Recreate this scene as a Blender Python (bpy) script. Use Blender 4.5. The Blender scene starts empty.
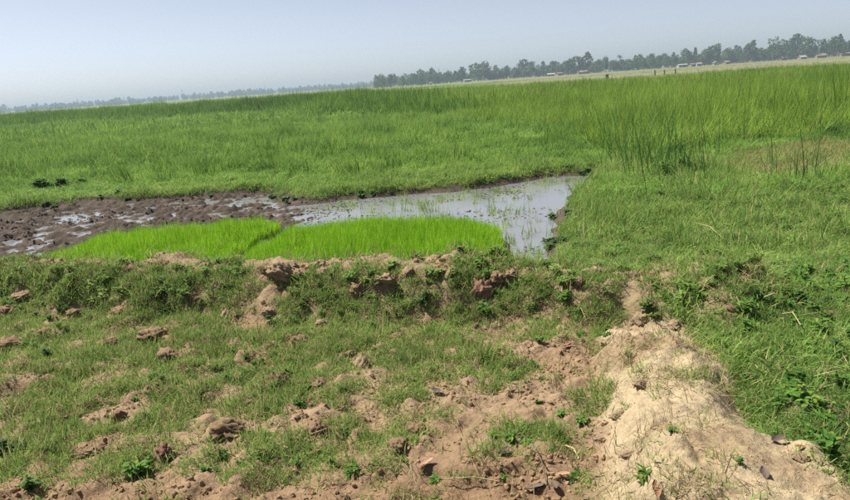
import bpy, math, random
import numpy as np
from mathutils import Vector, Matrix, Euler

# ---------------------------------------------------------------- camera, sky, sun, exposure
sc = bpy.context.scene
R = math.radians
CAM_H, PITCH, ROLL, FPX = 1.65, R(14.1), R(4.0), 667.0       # FPX: focal length in pixels of an 850 px wide picture
cam_data = bpy.data.cameras.new('camera')
cam_data.sensor_width = 36.0
cam_data.lens = 36.0 * FPX / 850.0
cam_data.clip_start = 0.05
cam_data.clip_end = 20000
cam = bpy.data.objects.new('camera', cam_data)
sc.collection.objects.link(cam)
FWD = np.array([0, math.cos(PITCH), -math.sin(PITCH)])
UP0 = np.array([0, math.sin(PITCH), math.cos(PITCH)])
RT0 = np.array([1.0, 0, 0])
RT = RT0 * math.cos(ROLL) - UP0 * math.sin(ROLL)
UP = UP0 * math.cos(ROLL) + RT0 * math.sin(ROLL)
cam.matrix_world = Matrix(((RT[0], UP[0], -FWD[0], 0), (RT[1], UP[1], -FWD[1], 0), (RT[2], UP[2], -FWD[2], CAM_H), (0, 0, 0, 1)))
sc.camera = cam

SUN_EL = R(57)
SUN_AZ = math.atan2(-0.86, 0.42)                              # measured from +Y towards +X
TO_SUN = Vector((math.sin(SUN_AZ) * math.cos(SUN_EL), math.cos(SUN_AZ) * math.cos(SUN_EL), math.sin(SUN_EL)))
world = bpy.data.worlds.new('World'); sc.world = world; world.use_nodes = True
wn = world.node_tree.nodes; wl = world.node_tree.links
sky = wn.new('ShaderNodeTexSky'); sky.sky_type = 'NISHITA'; sky.sun_disc = False
sky.sun_elevation = SUN_EL; sky.sun_rotation = SUN_AZ
sky.altitude = 0; sky.air_density = 0.5; sky.dust_density = 0.9; sky.ozone_density = 1.0
hs_ = wn.new('ShaderNodeHueSaturation'); hs_.inputs['Saturation'].default_value = 0.56    # a hazy, milky day
wl.new(sky.outputs[0], hs_.inputs['Color']); wl.new(hs_.outputs[0], wn['Background'].inputs[0])
wn['Background'].inputs[1].default_value = 0.0575
sun_data = bpy.data.lights.new('sun', 'SUN'); sun_data.energy = 4.5; sun_data.angle = R(2.5); sun_data.color = (1.0, 0.95, 0.87)
sun = bpy.data.objects.new('sun', sun_data); sc.collection.objects.link(sun)
sun.rotation_euler = (-TO_SUN).to_track_quat('-Z', 'Y').to_euler()
vs = sc.view_settings
vs.view_transform = 'Standard'; vs.look = 'None'; vs.exposure = 1.34; vs.gamma = 1.0; vs.use_curve_mapping = False
cy = sc.cycles
cy.max_bounces = 5; cy.diffuse_bounces = 3; cy.glossy_bounces = 2; cy.transmission_bounces = 3; cy.transparent_max_bounces = 4
cy.volume_bounces = 0; cy.use_denoising = False; cy.use_adaptive_sampling = False
sc.render.filter_size = 1.1
cy.caustics_reflective = False; cy.caustics_refractive = False
COL = sc.collection
rng = np.random.default_rng(7)
random.seed(7)

# ---------------------------------------------------------------- numeric helpers
def _hash(ix, iy, seed):
    h = (ix.astype(np.int64) * 374761393 + iy.astype(np.int64) * 668265263 + seed * 1442695041) & 0xffffffff
    h = ((h ^ (h >> 13)) * 1274126177) & 0xffffffff
    h = ((h ^ (h >> 16)) * 2246822519) & 0xffffffff
    return ((h ^ (h >> 15)) & 0xffffff) / float(0xffffff)
def noise(x, y, seed=0):
    ix = np.floor(x); iy = np.floor(y); fx = x - ix; fy = y - iy
    u = fx * fx * fx * (fx * (fx * 6 - 15) + 10); v = fy * fy * fy * (fy * (fy * 6 - 15) + 10)
    a = _hash(ix, iy, seed); b = _hash(ix + 1, iy, seed); c = _hash(ix, iy + 1, seed); d = _hash(ix + 1, iy + 1, seed)
    return (a + (b - a) * u) * (1 - v) + (c + (d - c) * u) * v
def fbm(x, y, seed=0, oct=4, gain=0.5):
    s = 0.0; a = 1.0; t = 0.0
    for k in range(oct):
        s = s + a * noise(x * (2.03 ** k) + 17.3 * k, y * (2.03 ** k) - 9.1 * k, seed + k); t += a; a *= gain
    return s / t
def worley(x, y, seed=0):
    ix = np.floor(x); iy = np.floor(y); best = np.full(x.shape, 9.0)
    for dx in (-1, 0, 1):
        for dy in (-1, 0, 1):
            cx = ix + dx; cyy = iy + dy
            d = (cx + _hash(cx, cyy, seed) - x) ** 2 + (cyy + _hash(cx, cyy, seed + 5) - y) ** 2
            best = np.minimum(best, d)
    return np.sqrt(best)
def sstep(a, b, x):
    t = np.clip((x - a) / (b - a), 0, 1); return t * t * (3 - 2 * t)
def pl_dist(x, y, pl):
    """distance to a polyline and position along it (0..n-1)"""
    best = np.full(np.shape(x), 1e9); par = np.zeros(np.shape(x))
    for i in range(len(pl) - 1):
        ax, ay = pl[i][:2]; bx, by = pl[i + 1][:2]
        L = (bx - ax) ** 2 + (by - ay) ** 2
        t = np.clip(((x - ax) * (bx - ax) + (y - ay) * (by - ay)) / L, 0, 1)
        d = np.hypot(x - ax - t * (bx - ax), y - ay - t * (by - ay))
        m = d < best; best = np.where(m, d, best); par = np.where(m, i + t, par)
    return best, par
def poly_sd(x, y, pg):
    """signed distance to a polygon, negative inside"""
    d, _ = pl_dist(x, y, pg + [pg[0]])
    ins = np.zeros(np.shape(x), bool); n = len(pg)
    for i in range(n):
        ax, ay = pg[i]; bx, by = pg[(i + 1) % n]
        if ay == by: continue
        c = ((ay > y) != (by > y)) & (x < (bx - ax) * (y - ay) / (by - ay) + ax)
        ins ^= c
    return np.where(ins, -d, d)
def ray(px, py):
    d = FWD * FPX + RT * (px - 425) + UP * (250 - py); return d / np.linalg.norm(d)
def at(px, py, z=0.0):
    d = ray(px, py); t = (z - CAM_H) / d[2]; return (d[0] * t, d[1] * t)

# ---------------------------------------------------------------- the lie of the land
BUND = [(-11, 8.0), (-6.2, 6.75), (-4.1, 6.1), (-2.5, 5.62), (-1.0, 5.25), (0.2, 4.98), (1.1, 4.74), (1.62, 4.5), (1.95, 4.36)]
RIDGE = [(0.9, -1.0), (0.95, 1.2), (1.03, 2.2), (1.14, 2.8), (1.22, 3.3), (1.25, 3.7), (1.29, 3.95)]
PW = -0.12                                                     # pond water level
far_px = [(-90, 246), (-40, 226), (0, 214), (40, 208), (100, 203), (200, 197), (268, 192), (300, 202), (350, 197), (400, 193), (450, 190), (500, 183), (550, 176), (603, 172)]
right_px = [(606, 179), (590, 195), (582, 215), (576, 235), (570, 262)]
POND = [(-13.0, 9.2)] + [at(a, b, PW) for a, b in far_px + right_px] + [(0.9, 5.4), (-1.0, 5.95), (-2.5, 6.3), (-4.1, 6.85), (-6.2, 7.5), (-11, 8.7)]
BZ = -0.06
BED_L = [at(a, b, BZ) for a, b in [(34, 262), (65, 257), (110, 247), (170, 238), (220, 231), (272, 229), (276, 232), (262, 241), (246, 251), (231, 262), (213, 272), (100, 270)]]
BED_R = [at(a, b, BZ) for a, b in [(246, 263), (264, 250), (288, 240), (335, 232), (400, 228), (450, 228), (486, 231), (499, 240), (502, 255), (498, 266), (400, 274), (300, 274), (236, 276)]]
STRAW = [at(a, b, 0) for a, b in [(715, 172), (750, 152), (800, 146), (870, 142), (960, 138), (960, 160), (850, 170), (780, 176)]]
TALL = [at(a, b, 0) for a, b in [(1000, 118), (850, 134), (800, 140), (740, 144), (690, 150), (650, 158), (610, 152), (580, 138), (550, 128), (480, 121), (400, 117), (300, 114.5), (200, 117), (100, 123.5), (0, 130), (-140, 141)]]
tall_pg = TALL + [(-150, 105), (-60, 105), (-20, 92), (0, 80), (22, 62), (46, 48), (60, 30)]
def bund_y(x):
    xs = [p[0] for p in BUND]; ys = [p[1] for p in BUND]; return np.interp(x, xs, ys)
def masks(x, y):
    m = {}
    db, _ = pl_dist(x, y, BUND); dr, pr = pl_dist(x, y, RIDGE)
    wob = (fbm(x * 1.7, y * 1.7, 31, 3) - .5)
    m['bund'] = sstep(0.62, 0.16, db + wob * .35)
    m['ridge'] = sstep(1.0, 0.18, (dr + wob * .4) / np.interp(y, [1.5, 2.3, 2.8, 3.4, 3.8, 4.2], [.66, .58, .47, .35, .24, .2]))
    m['dr'] = dr; m['db'] = db
    m['pond'] = poly_sd(x, y, POND) + wob * .3
    by = bund_y(x)
    rx = np.interp(y, [p[1] for p in RIDGE], [p[0] for p in RIDGE])
    m['plot'] = sstep(0.0, -0.35, y - by) * sstep(0.25, -0.15, x - rx)
    m['right'] = sstep(-0.1, 0.3, x - rx) * sstep(4.6, 4.2, y) + sstep(4.2, 4.6, y) * sstep(-.1, .2, m['pond']) * sstep(1.0, 1.7, x)
    m['rx'] = rx; m['by'] = by
    return m
def H(x, y, m=None):
    x = np.asarray(x, float); y = np.asarray(y, float)
    if m is None: m = masks(x, y)
    near = sstep(40, 10, y)
    h = 0.03 * (fbm(x * .5, y * .5, 3, 3) - .5) * near + .10 * (fbm(x * .03, y * .03, 4, 2) - .5) * sstep(12, 30, y)
    # rough, once dug-over plot with clods
    c1 = fbm(x * 2.6, y * 3.4, 11, 4); c2 = fbm(x * 9, y * 9, 12, 3)
    w = worley(x * 5.5, y * 5.5, 14)
    plot = 0.045 * (c1 - .5) + .025 * sstep(.55, .7, c1) + 0.04 * (c2 - .5) + .022 * sstep(.55, .1, w) * sstep(.4, .6, c2) + .026 * (fbm(x * 24, y * 24, 15, 3, .65) - .5)
    h = h + plot * m['plot']
    # bund and sandy ridge
    nb = fbm(x * 2.2, y * 2.2, 21, 4); wb = worley(x * 6, y * 6, 22)
    bt = m['bund'] * (0.235 + .16 * (nb - .4)) * np.interp(x, [.2, 1.0, 1.9], [1, .85, .6]) + m['bund'] * (.05 * (fbm(x * 10, y * 10, 24, 3) - .5) + .03 * sstep(.5, .1, wb))
    nr = fbm(x * 2.4, y * 2.4, 41, 4); wr = worley(x * 7 + 1.5 * c1, y * 7, 42); wr2 = worley(x * 19, y * 19, 44)
    lump = .022 * sstep(.6, .08, wr) * sstep(.42, .6, c1) * sstep(.15, -.15, x - m['rx']) + .012 * sstep(.5, .1, wr2) * sstep(.45, .6, nr) + .04 * (fbm(x * 8, y * 8, 43, 4) - .5) + .018 * (fbm(x * 28, y * 28, 45, 3, .65) - .5)
    rt = m['ridge'] * (np.interp(y, [2.2, 2.9, 3.5, 3.9, 4.3], [.22, .19, .13, .07, .10]) + .14 * (nr - .5)) + sstep(0.0, .35, m['ridge']) * lump
    h = h + np.maximum(bt, rt)
    h = h + .11 * sstep(.2, .6, x - m['rx']) * sstep(5.6, 4.2, y)          # meadow lies higher right of the ridge
    # pond and beds
    pd = sstep(0.08, -0.45, m['pond'])
    mudw = sstep(-.7, -2.4, x + .35 * (y - 9)) * sstep(-.15, -.4, m['pond'])
    ml = .048 + .07 * (fbm(x * .7, y * 2.2, 51, 3) - .52) + .22 * (fbm(x * 5, y * 6.5, 52, 3, .75) - .5) + .02 * sstep(.5, .1, worley(x * 7, y * 7, 54))
    wet = .04 * (fbm(x * 2.2, y * 3.5, 53, 4) - .42)
    h = h - pd * .17 + mudw * ml + pd * (1 - mudw) * wet
    if np.any(np.abs(x) < 8):
        bd = np.minimum(poly_sd(x, y, BED_L), poly_sd(x, y, BED_R))
        b = sstep(.25, -.05, bd); h = h * (1 - b) + BZ * b
    # tufty meadow
    mead = sstep(.0, .5, m['pond']) * (1 - np.maximum(m['bund'], m['ridge'])) * (1 - m['plot'])
    h = h + mead * near * (.10 * (fbm(x * 1.3, y * 1.3, 61, 3) - .5))
    return h
_T = np.exp(np.linspace(math.log(1.8), math.log(100), 1800))
def hit(px, py):
    d = ray(px, py); X = d[0] * _T; Y = d[1] * _T; Z = CAM_H + d[2] * _T
    k = int(np.argmax(H(X, Y) > Z)); k = k if k else 1799
    return Vector((X[k], Y[k], float(H(X[k:k + 1], Y[k:k + 1])[0])))
def hz(x, y): return float(H(np.array([x]), np.array([y]))[0])

# ---------------------------------------------------------------- materials
class NT:
    def __init__(s, name):
        s.m = bpy.data.materials.new(name); s.m.use_nodes = True; s.t = s.m.node_tree
        s.t.nodes.clear(); s.out = s.t.nodes.new('ShaderNodeOutputMaterial')
    def n(s, typ, ins=None, **kw):
        nd = s.t.nodes.new(typ)
        for k, v in kw.items(): setattr(nd, k, v)
        for k, v in (ins or {}).items():
            i = nd.inputs[k]
            if isinstance(v, bpy.types.NodeSocket): s.t.links.new(v, i)
            else: i.default_value = v
        return nd
    def math(s, op, a, b=0.0, c=False):
        return s.n('ShaderNodeMath', {0: a, 1: b}, operation=op, use_clamp=c).outputs[0]
    def mix(s, f, a, b, mode='MIX'):
        nd = s.n('ShaderNodeMix', data_type='RGBA', blend_type=mode)
        for k, v in ((0, f), (6, a), (7, b)):
            if isinstance(v, bpy.types.NodeSocket): s.t.links.new(v, nd.inputs[k])
            else: nd.inputs[k].default_value = (*v, 1) if k and len(v) == 3 else v
        return nd.outputs[2]
    def ramp(s, f, stops):
        nd = s.n('ShaderNodeValToRGB', {0: f}); e = nd.color_ramp.elements
        while len(e) < len(stops): e.new(.5)
        for el, (p, c) in zip(e, stops): el.position = p; el.color = (*c, 1)
        return nd.outputs[0]
    def noise(s, scale, detail=4, vec=None, rough=.55):
        i = {'Scale': scale, 'Detail': detail, 'Roughness': rough}
        if vec is not None: i['Vector'] = vec
        return s.n('ShaderNodeTexNoise', i).outputs[0]
    def pos(s): return s.n('ShaderNodeNewGeometry').outputs['Position']
    def done(s, sh): s.t.links.new(sh, s.out.inputs[0]); return s.m

def foliage(name, cols, dry=(.30, .23, .10), dryfrac=.06, trans=.42, rough=.6, patch=.6, patch_amt=.55, spec=.08, band=.13):
    """cols: dark, middle, light leaf colours; attribute tone differs from blade to blade"""
    t = NT(name)
    tone = t.n('ShaderNodeAttribute', attribute_name='tone').outputs['Fac']
    rnd = t.n('ShaderNodeObjectInfo').outputs['Random']
    p = t.noise(patch, 3, t.pos())
    v = t.math('ADD', t.math('MULTIPLY', tone, .42), t.math('MULTIPLY', rnd, .26))
    v = t.math('ADD', v, t.math('MULTIPLY', t.math('SUBTRACT', p, .5), patch_amt * 2.0))
    mp = t.n('ShaderNodeMapping', {'Vector': t.pos(), 'Scale': (.35, 1, 1)})
    p2 = t.noise(band, 2, mp.outputs[0])
    v = t.math('ADD', v, t.math('MULTIPLY', t.math('SUBTRACT', p2, .5), 1.1))
    v = t.math('ADD', v, .15, True)
    c = t.ramp(v, [(.08, cols[0]), (.45, cols[1]), (.9, cols[2])])
    if dryfrac > 0:
        q = t.math('ADD', tone, t.math('MULTIPLY', t.math('SUBTRACT', rnd, .5), .06))
        c = t.mix(t.math('GREATER_THAN', q, 1 - dryfrac), c, dry)
    bs = t.n('ShaderNodeBsdfPrincipled', {'Base Color': c, 'Roughness': rough, 'Specular IOR Level': spec})
    tr = t.n('ShaderNodeBsdfTranslucent', {'Color': t.mix(.5, c, (1.0, 1.0, .35), 'MULTIPLY') if False else t.mix(.35, c, cols[2])})
    return t.done(t.n('ShaderNodeMixShader', {0: trans, 1: bs.outputs[0], 2: tr.outputs[0]}).outputs[0])

def plain(name, col, rough=.8, var=.25, scale=6., bump=0., bscale=40., spec=.2):
    t = NT(name); g = t.n('ShaderNodeTexCoord').outputs['Object']
    n = t.noise(scale, 5, g)
    c = t.mix(t.math('MULTIPLY', n, 1.0), tuple(a * (1 - var) for a in col), tuple(min(1, a * (1 + var)) for a in col))
    b = t.n('ShaderNodeBsdfPrincipled', {'Base Color': c, 'Roughness': rough, 'Specular IOR Level': spec})
    if bump:
        bn = t.n('ShaderNodeBump', {'Strength': bump, 'Distance': .02, 'Height': t.noise(bscale, 6, g)})
        t.t.links.new(bn.outputs[0], b.inputs['Normal'])
    return t.done(b.outputs[0])

def ground_material():
    t = NT('ground_soil')
    p = t.pos()
    col = t.n('ShaderNodeAttribute', attribute_name='col').outputs['Color']
    wet = t.n('ShaderNodeAttribute', attribute_name='wet').outputs['Fac']
    n1 = t.noise(7, 6, p, .65); n2 = t.noise(55, 5, p, .7); n3 = t.noise(260, 3, p)
    v = t.math('ADD', t.math('MULTIPLY', n1, .9), t.math('MULTIPLY', n2, .9))
    v = t.math('ADD', v, .1)
    c = t.mix(1.0, col, t.n('ShaderNodeCombineColor', {0: v, 1: v, 2: v}).outputs[0], 'MULTIPLY')
    fl = t.n('ShaderNodeMapRange', {0: t.noise(26, 5, p, .75), 1: .56, 2: .70}).outputs[0]
    c = t.mix(t.math('MULTIPLY', fl, .55), c, (.085, .058, .036))
    rough = t.math('SUBTRACT', .92, t.math('MULTIPLY', wet, .25))
    hgt = t.math('ADD', t.math('MULTIPLY', n2, 1.0), t.math('MULTIPLY', n3, .4))
    vor = t.n('ShaderNodeTexVoronoi', {'Vector': p, 'Scale': 42.0}).outputs['Distance']
    hgt = t.math('SUBTRACT', hgt, t.math('MULTIPLY', vor, .5))
    bn = t.n('ShaderNodeBump', {'Strength': .8, 'Distance': .014, 'Height': hgt})
    b = t.n('ShaderNodeBsdfPrincipled', {'Base Color': c, 'Roughness': rough, 'Normal': bn.outputs[0], 'Specular IOR Level': t.math('SUBTRACT', .1, t.math('MULTIPLY', wet, .05))})
    return t.done(b.outputs[0])

def water_material():
    t = NT('pond_water')
    mp = t.n('ShaderNodeMapping', {'Vector': t.pos(), 'Scale': (1, 1.6, 1)})
    n = t.noise(9, 3, mp.outputs[0])
    bn = t.n('ShaderNodeBump', {'Strength': .12, 'Distance': .02, 'Height': n})
    c = t.mix(t.noise(1.3, 4, t.pos()), (.12, .123, .128), (.18, .186, .195))
    b = t.n('ShaderNodeBsdfPrincipled', {'Base Color': c, 'Roughness': .06, 'IOR': 1.5, 'Specular IOR Level': .95, 'Normal': bn.outputs[0]})
    return t.done(b.outputs[0])

M = {}
M['ground'] = ground_material(); M['water'] = water_material()
M['turf'] = foliage('turf_blades', [(0.093, 0.157, 0.034), (0.168, 0.263, 0.055), (0.267, 0.364, 0.098)], dry=(.38, .31, .17), dryfrac=.17, patch=2.2, patch_amt=.5)
M['bund'] = foliage('bund_weeds', [(0.058, 0.123, 0.023), (0.128, 0.213, 0.044), (0.215, 0.308, 0.078)], dry=(.30, .24, .12), dryfrac=.15, patch=2.0, patch_amt=.5)
M['meadow'] = foliage('meadow_blades', [(0.070, 0.143, 0.029), (0.151, 0.258, 0.055), (0.261, 0.370, 0.091)], dry=(.34, .31, .14), dryfrac=.13, patch=1.4, patch_amt=1.0)
M['mid'] = foliage('wet_meadow_blades', [(0.058, 0.137, 0.025), (0.133, 0.255, 0.044), (0.238, 0.364, 0.073)], dry=(.29, .30, .09), dryfrac=.07, patch=.5, patch_amt=1.0)
M['tall'] = foliage('tall_field_grass', [(0.078, 0.164, 0.021), (0.155, 0.270, 0.035), (0.260, 0.370, 0.061)], dry=(.30, .29, .09), dryfrac=.08, patch=.16, patch_amt=.8)
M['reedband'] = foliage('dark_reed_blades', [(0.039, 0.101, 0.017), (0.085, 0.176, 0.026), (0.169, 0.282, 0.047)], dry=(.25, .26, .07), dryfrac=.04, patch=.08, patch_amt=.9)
M['rice'] = foliage('rice_seedlings', band=.5, cols=[(.115, .285, .006), (.175, .385, .011), (.265, .475, .024)], dry=(.42, .46, .10), dryfrac=.08, trans=.45, patch=1.2, patch_amt=.45)
M['reed'] = foliage('cattail_blades', [(0.028, 0.078, 0.020), (0.056, 0.129, 0.027), (0.112, 0.202, 0.040)], dry=(.22, .23, .06), dryfrac=.06, patch=2, patch_amt=.2, trans=.3)
M['herb'] = foliage('herb_leaves', [(0.039, 0.101, 0.018), (0.078, 0.168, 0.029), (0.140, 0.235, 0.045)], dry=(.18, .2, .04), dryfrac=.08, patch=3, patch_amt=.3, trans=.35, rough=.55)
M['herb_dark'] = foliage('dark_herb_leaves', [(0.022, 0.062, 0.018), (0.043, 0.090, 0.025), (0.078, 0.140, 0.038)], dryfrac=0, patch=3, patch_amt=.2, trans=.25, rough=.55)
M['straw'] = foliage('straw_blades', [(.11, .15, .045), (.22, .22, .085), (.31, .29, .125)], dryfrac=0, patch=1.2, patch_amt=.3)
M['litter'] = foliage('dry_litter', [(.14, .10, .06), (.28, .21, .11), (.44, .35, .20)], dryfrac=0, patch=2, patch_amt=.2, trans=.1)
M['crown'] = foliage('tree_leaves', [(.03, .06, .024), (.055, .095, .032), (.10, .15, .045)], dryfrac=0, trans=.22, patch=.05, patch_amt=.5, rough=.6)
M['crown_light'] = foliage('pale_tree_leaves', [(.045, .08, .03), (.08, .13, .042), (.13, .19, .06)], dryfrac=0, trans=.22, patch=.05, patch_amt=.4, rough=.6)
M['bark'] = plain('tree_bark', (.14, .11, .085), .9, .3, 2)
M['clod'] = plain('dry_clod', (.215, .145, .085), .95, .3, 14, .6, 60)
M['clod_pale'] = plain('pale_sandy_clod', (.275, .205, .125), .95, .28, 14, .6, 60)
M['clod_red'] = plain('reddish_clod', (.215, .125, .085), .95, .3, 14, .6, 60)
M['sand'] = plain('sandy_crumbs', (.32, .25, .145), .95, .2, 3)
M['crumb'] = plain('brown_crumbs', (.215, .14, .08), .95, .35, 3)
M['deadleaf'] = plain('dead_leaf', (.20, .10, .055), .65, .4, 30)
M['deadleaf_pale'] = plain('pale_dead_leaf', (.28, .17, .11), .65, .35, 30)
M['deadleaf_dark'] = plain('dark_dead_leaf', (.085, .062, .05), .6, .4, 30)
M['stalk'] = plain('dry_stalk', (.3, .25, .13), .8, .25, 20)
M['twig'] = plain('dark_twig', (.10, .075, .05), .85, .3, 20)
M['wall_pale'] = plain('pale_wall', (.3, .28, .24), .85, .12, .6)
M['wall_mud'] = plain('mud_wall', (.22, .165, .115), .9, .2, .8)
M['roof_tin'] = plain('tin_roof', (.26, .26, .25), .6, .12, .7)
M['roof_thatch'] = plain('thatch_roof', (.22, .175, .12), .95, .25, 2)
M['roof_tile'] = plain('clay_roof', (.15, .105, .08), .9, .25, 2)
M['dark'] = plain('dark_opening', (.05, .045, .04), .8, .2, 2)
M['steel'] = plain('steel_lattice', (.32, .34, .36), .6, .1, 1)
M['wood'] = plain('weathered_wood', (.12, .09, .065), .9, .3, 5)

# ---------------------------------------------------------------- object helpers
def mesh(name, v, f, mat, smooth=False, tone=None):
    me = bpy.data.meshes.new(name); me.from_pydata([tuple(a) for a in v], [], f); me.update()
    if mat: me.materials.append(mat)
    if smooth: me.polygons.foreach_set('use_smooth', np.ones(len(me.polygons), bool))
    if tone is not None:
        a = me.attributes.new('tone', 'FLOAT', 'POINT'); a.data.foreach_set('value', np.asarray(tone, np.float32))
    return me
def obj(name, me, parent=None, loc=None, rot=None, scale=None):
    o = bpy.data.objects.new(name, me); COL.objects.link(o)
    if parent: o.parent = parent
    if loc is not None: o.location = loc
    if rot is not None: o.rotation_euler = rot
    if scale is not None: o.scale = scale
    return o
def tag(o, label=None, cat=None, group=None, kind=None):
    for k, v in (('label', label), ('category', cat), ('group', group), ('kind', kind)):
        if v: o[k] = v
    return o
def big_mesh(name, V, Q, mat, smooth=True):
    me = bpy.data.meshes.new(name)
    me.vertices.add(len(V)); me.vertices.foreach_set('co', np.asarray(V, np.float32).ravel())
    me.loops.add(Q.size); me.loops.foreach_set('vertex_index', Q.astype(np.int32).ravel())
    me.polygons.add(len(Q)); me.polygons.foreach_set('loop_start', np.arange(0, Q.size, 4, dtype=np.int32))
    me.polygons.foreach_set('use_smooth', np.full(len(Q), smooth))
    me.update(calc_edges=True); me.materials.append(mat)
    return me

def scatter_tree(coll):
    g = bpy.data.node_groups.new('scatter_' + coll.name, 'GeometryNodeTree')
    g.interface.new_socket('Geometry', in_out='INPUT', socket_type='NodeSocketGeometry')
    g.interface.new_socket('Geometry', in_out='OUTPUT', socket_type='NodeSocketGeometry')
    N = g.nodes; L = g.links
    gi = N.new('NodeGroupInput'); go = N.new('NodeGroupOutput')
    ci = N.new('GeometryNodeCollectionInfo'); ci.inputs['Collection'].default_value = coll
    ci.inputs['Separate Children'].default_value = True; ci.inputs['Reset Children'].default_value = True
    ip = N.new('GeometryNodeInstanceOnPoints'); ip.inputs['Pick Instance'].default_value = True
    def na(nm, dt):
        a = N.new('GeometryNodeInputNamedAttribute'); a.data_type = dt; a.inputs['Name'].default_value = nm; return a.outputs['Attribute']
    L.new(gi.outputs[0], ip.inputs['Points']); L.new(ci.outputs[0], ip.inputs['Instance'])
    L.new(na('var', 'INT'), ip.inputs['Instance Index']); L.new(na('rot', 'FLOAT_VECTOR'), ip.inputs['Rotation'])
    L.new(na('scl', 'FLOAT_VECTOR'), ip.inputs['Scale']); L.new(ip.outputs[0], go.inputs[0])
    return g
TREES = {}
def scatter(name, P, coll, smin, smax, label, cat, hvar=.25, tilt=.15, hscale=None):
    n = len(P)
    me = bpy.data.meshes.new(name); me.vertices.add(n); me.vertices.foreach_set('co', np.asarray(P, np.float32).ravel())
    rot = np.stack([rng.normal(0, tilt, n), rng.normal(0, tilt, n), rng.uniform(0, 6.283, n)], 1)
    s = rng.uniform(smin, smax, n); hh = s * rng.uniform(1 - hvar, 1 + hvar, n)
    if hscale is not None: hh = hh * hscale
    scl = np.stack([s, s, hh], 1)
    for nm, ty, d, key in (('rot', 'FLOAT_VECTOR', rot, 'vector'), ('scl', 'FLOAT_VECTOR', scl, 'vector')):
        a = me.attributes.new(nm, ty, 'POINT'); a.data.foreach_set(key, d.astype(np.float32).ravel())
    a = me.attributes.new('var', 'INT', 'POINT'); a.data.foreach_set('value', rng.integers(0, len(coll.objects), n).astype(np.int32))
    o = obj(name, me)
    md = o.modifiers.new('scatter', 'NODES')
    if coll.name not in TREES: TREES[coll.name] = scatter_tree(coll)
    md.node_group = TREES[coll.name]
    return tag(o, label, cat, kind='stuff')

# blades and leaves -------------------------------------------------
def blades(n, rad, hmin, hmax, w, lean, curve, seg=3, r=None, flop=0.0):
    """a tuft of grass blades: each a tapering bent strip; returns verts, faces, tone"""
    r = r or np.random.default_rng(1); V = []; F = []; T = []
    for i in range(n):
        a = r.uniform(0, 6.283); q = rad * math.sqrt(r.uniform()); bx, by = q * math.cos(a), q * math.sin(a)
        h = r.uniform(hmin, hmax); az = r.uniform(0, 6.283); le = abs(r.normal(0, lean)); cu = r.uniform(.3, 1) * curve
        if flop and r.uniform() < flop: cu *= 2.4; le += .3
        dx, dy = math.cos(az), math.sin(az); face = az + math.pi / 2 + r.uniform(-.7, .7); sx, sy = math.cos(face), math.sin(face)
        x, y, z = bx, by, -.01; ang = le; tn = r.uniform(); ww = w * r.uniform(.7, 1.3); b0 = len(V); st = h / seg
        for k in range(seg + 1):
            f = k / seg; hw = ww * .5 * (1 - f ** 1.6) * (1 if k else .75)
            if k == seg: V.append((x, y, z)); T.append(tn)
            else:
                V += [(x - sx * hw, y - sy * hw, z), (x + sx * hw, y + sy * hw, z)]; T += [tn, tn]
            x += dx * math.sin(ang) * st; y += dy * math.sin(ang) * st; z += math.cos(ang) * st; ang += cu / seg
        for k in range(seg - 1): F.append((b0 + 2 * k, b0 + 2 * k + 1, b0 + 2 * k + 3, b0 + 2 * k + 2))
        e = b0 + 2 * (seg - 1); F.append((e, e + 1, e + 2))
    return V, F, T
def leaf_shape(L, W, fold=.25, droop=.5, n=4):
    """oval leaf along +X, folded along its midrib and drooping"""
    V = []; F = []
    for k in range(n + 1):
        f = k / n; w = W * .5 * math.sin(math.pi * min(1, .06 + f * .94)) ** .8 if k < n else 0.002 * W
        x = L * f; z = -droop * L * f * f * .5
        V += [(x, -w, z + abs(w) * fold), (x, 0, z), (x, w, z + abs(w) * fold)]
    for k in range(n):
        b = 3 * k; F += [(b, b + 1, b + 4, b + 3), (b + 1, b + 2, b + 5, b + 4)]
    return np.array(V), F
def herb(nstem, h, leafL, leafW, r, spread=.5, pairs=4):
    """broad-leaved weed: short stems with oval leaves"""
    V = []; F = []; T = []
    for s in range(nstem):
        az = r.uniform(0, 6.283); le = r.uniform(.1, spread); hh = h * r.uniform(.6, 1.1)
        for k in range(pairs):
            f = (k + 1) / pairs; px = math.sin(le) * hh * f; pz = math.cos(le) * hh * f
            for side in (0, 1):
                lv, lf = leaf_shape(leafL * r.uniform(.7, 1.15) * (1.1 - .3 * f), leafW * r.uniform(.8, 1.15), r.uniform(.1, .45), r.uniform(.1, .9), 3)
                el = r.uniform(-.1, .75); yaw = az + (side * math.pi) + k * 1.4 + r.uniform(-.5, .5)
                m = Matrix.Rotation(yaw, 3, 'Z') @ Matrix.Rotation(-el, 3, 'Y')
                lv = lv @ np.array(m).T + np.array([px * math.cos(az), px * math.sin(az), pz])
                b = len(V); V += [tuple(q) for q in lv]; F += [tuple(i + b for i in g) for g in lf]; T += [r.uniform()] * len(lv)
        b = len(V); ex, ez = math.sin(le) * hh, math.cos(le) * hh; wq = .0025 + h * .008
        V += [(-wq, 0, -.01), (wq, 0, -.01), (ex * math.cos(az) + wq, ex * math.sin(az), ez), (ex * math.cos(az) - wq, ex * math.sin(az), ez)]; F.append((b, b + 1, b + 2, b + 3)); T += [.5] * 4
    return V, F, T
def make_coll(name, gens, mat):
    c = bpy.data.collections.new(name)
    for i, (V, F, T) in enumerate(gens):
        o = bpy.data.objects.new('%s_source_%d' % (name, i), mesh(name, V, F, mat, tone=T)); c.objects.link(o)
    return c
def G(seed): return np.random.default_rng(seed)
C_turf = make_coll('turf_tuft', [blades(40, .06, .02, .065, .004, .75, 1.1, 3, G(10 + i), .3) for i in range(5)], M['turf'])
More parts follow.
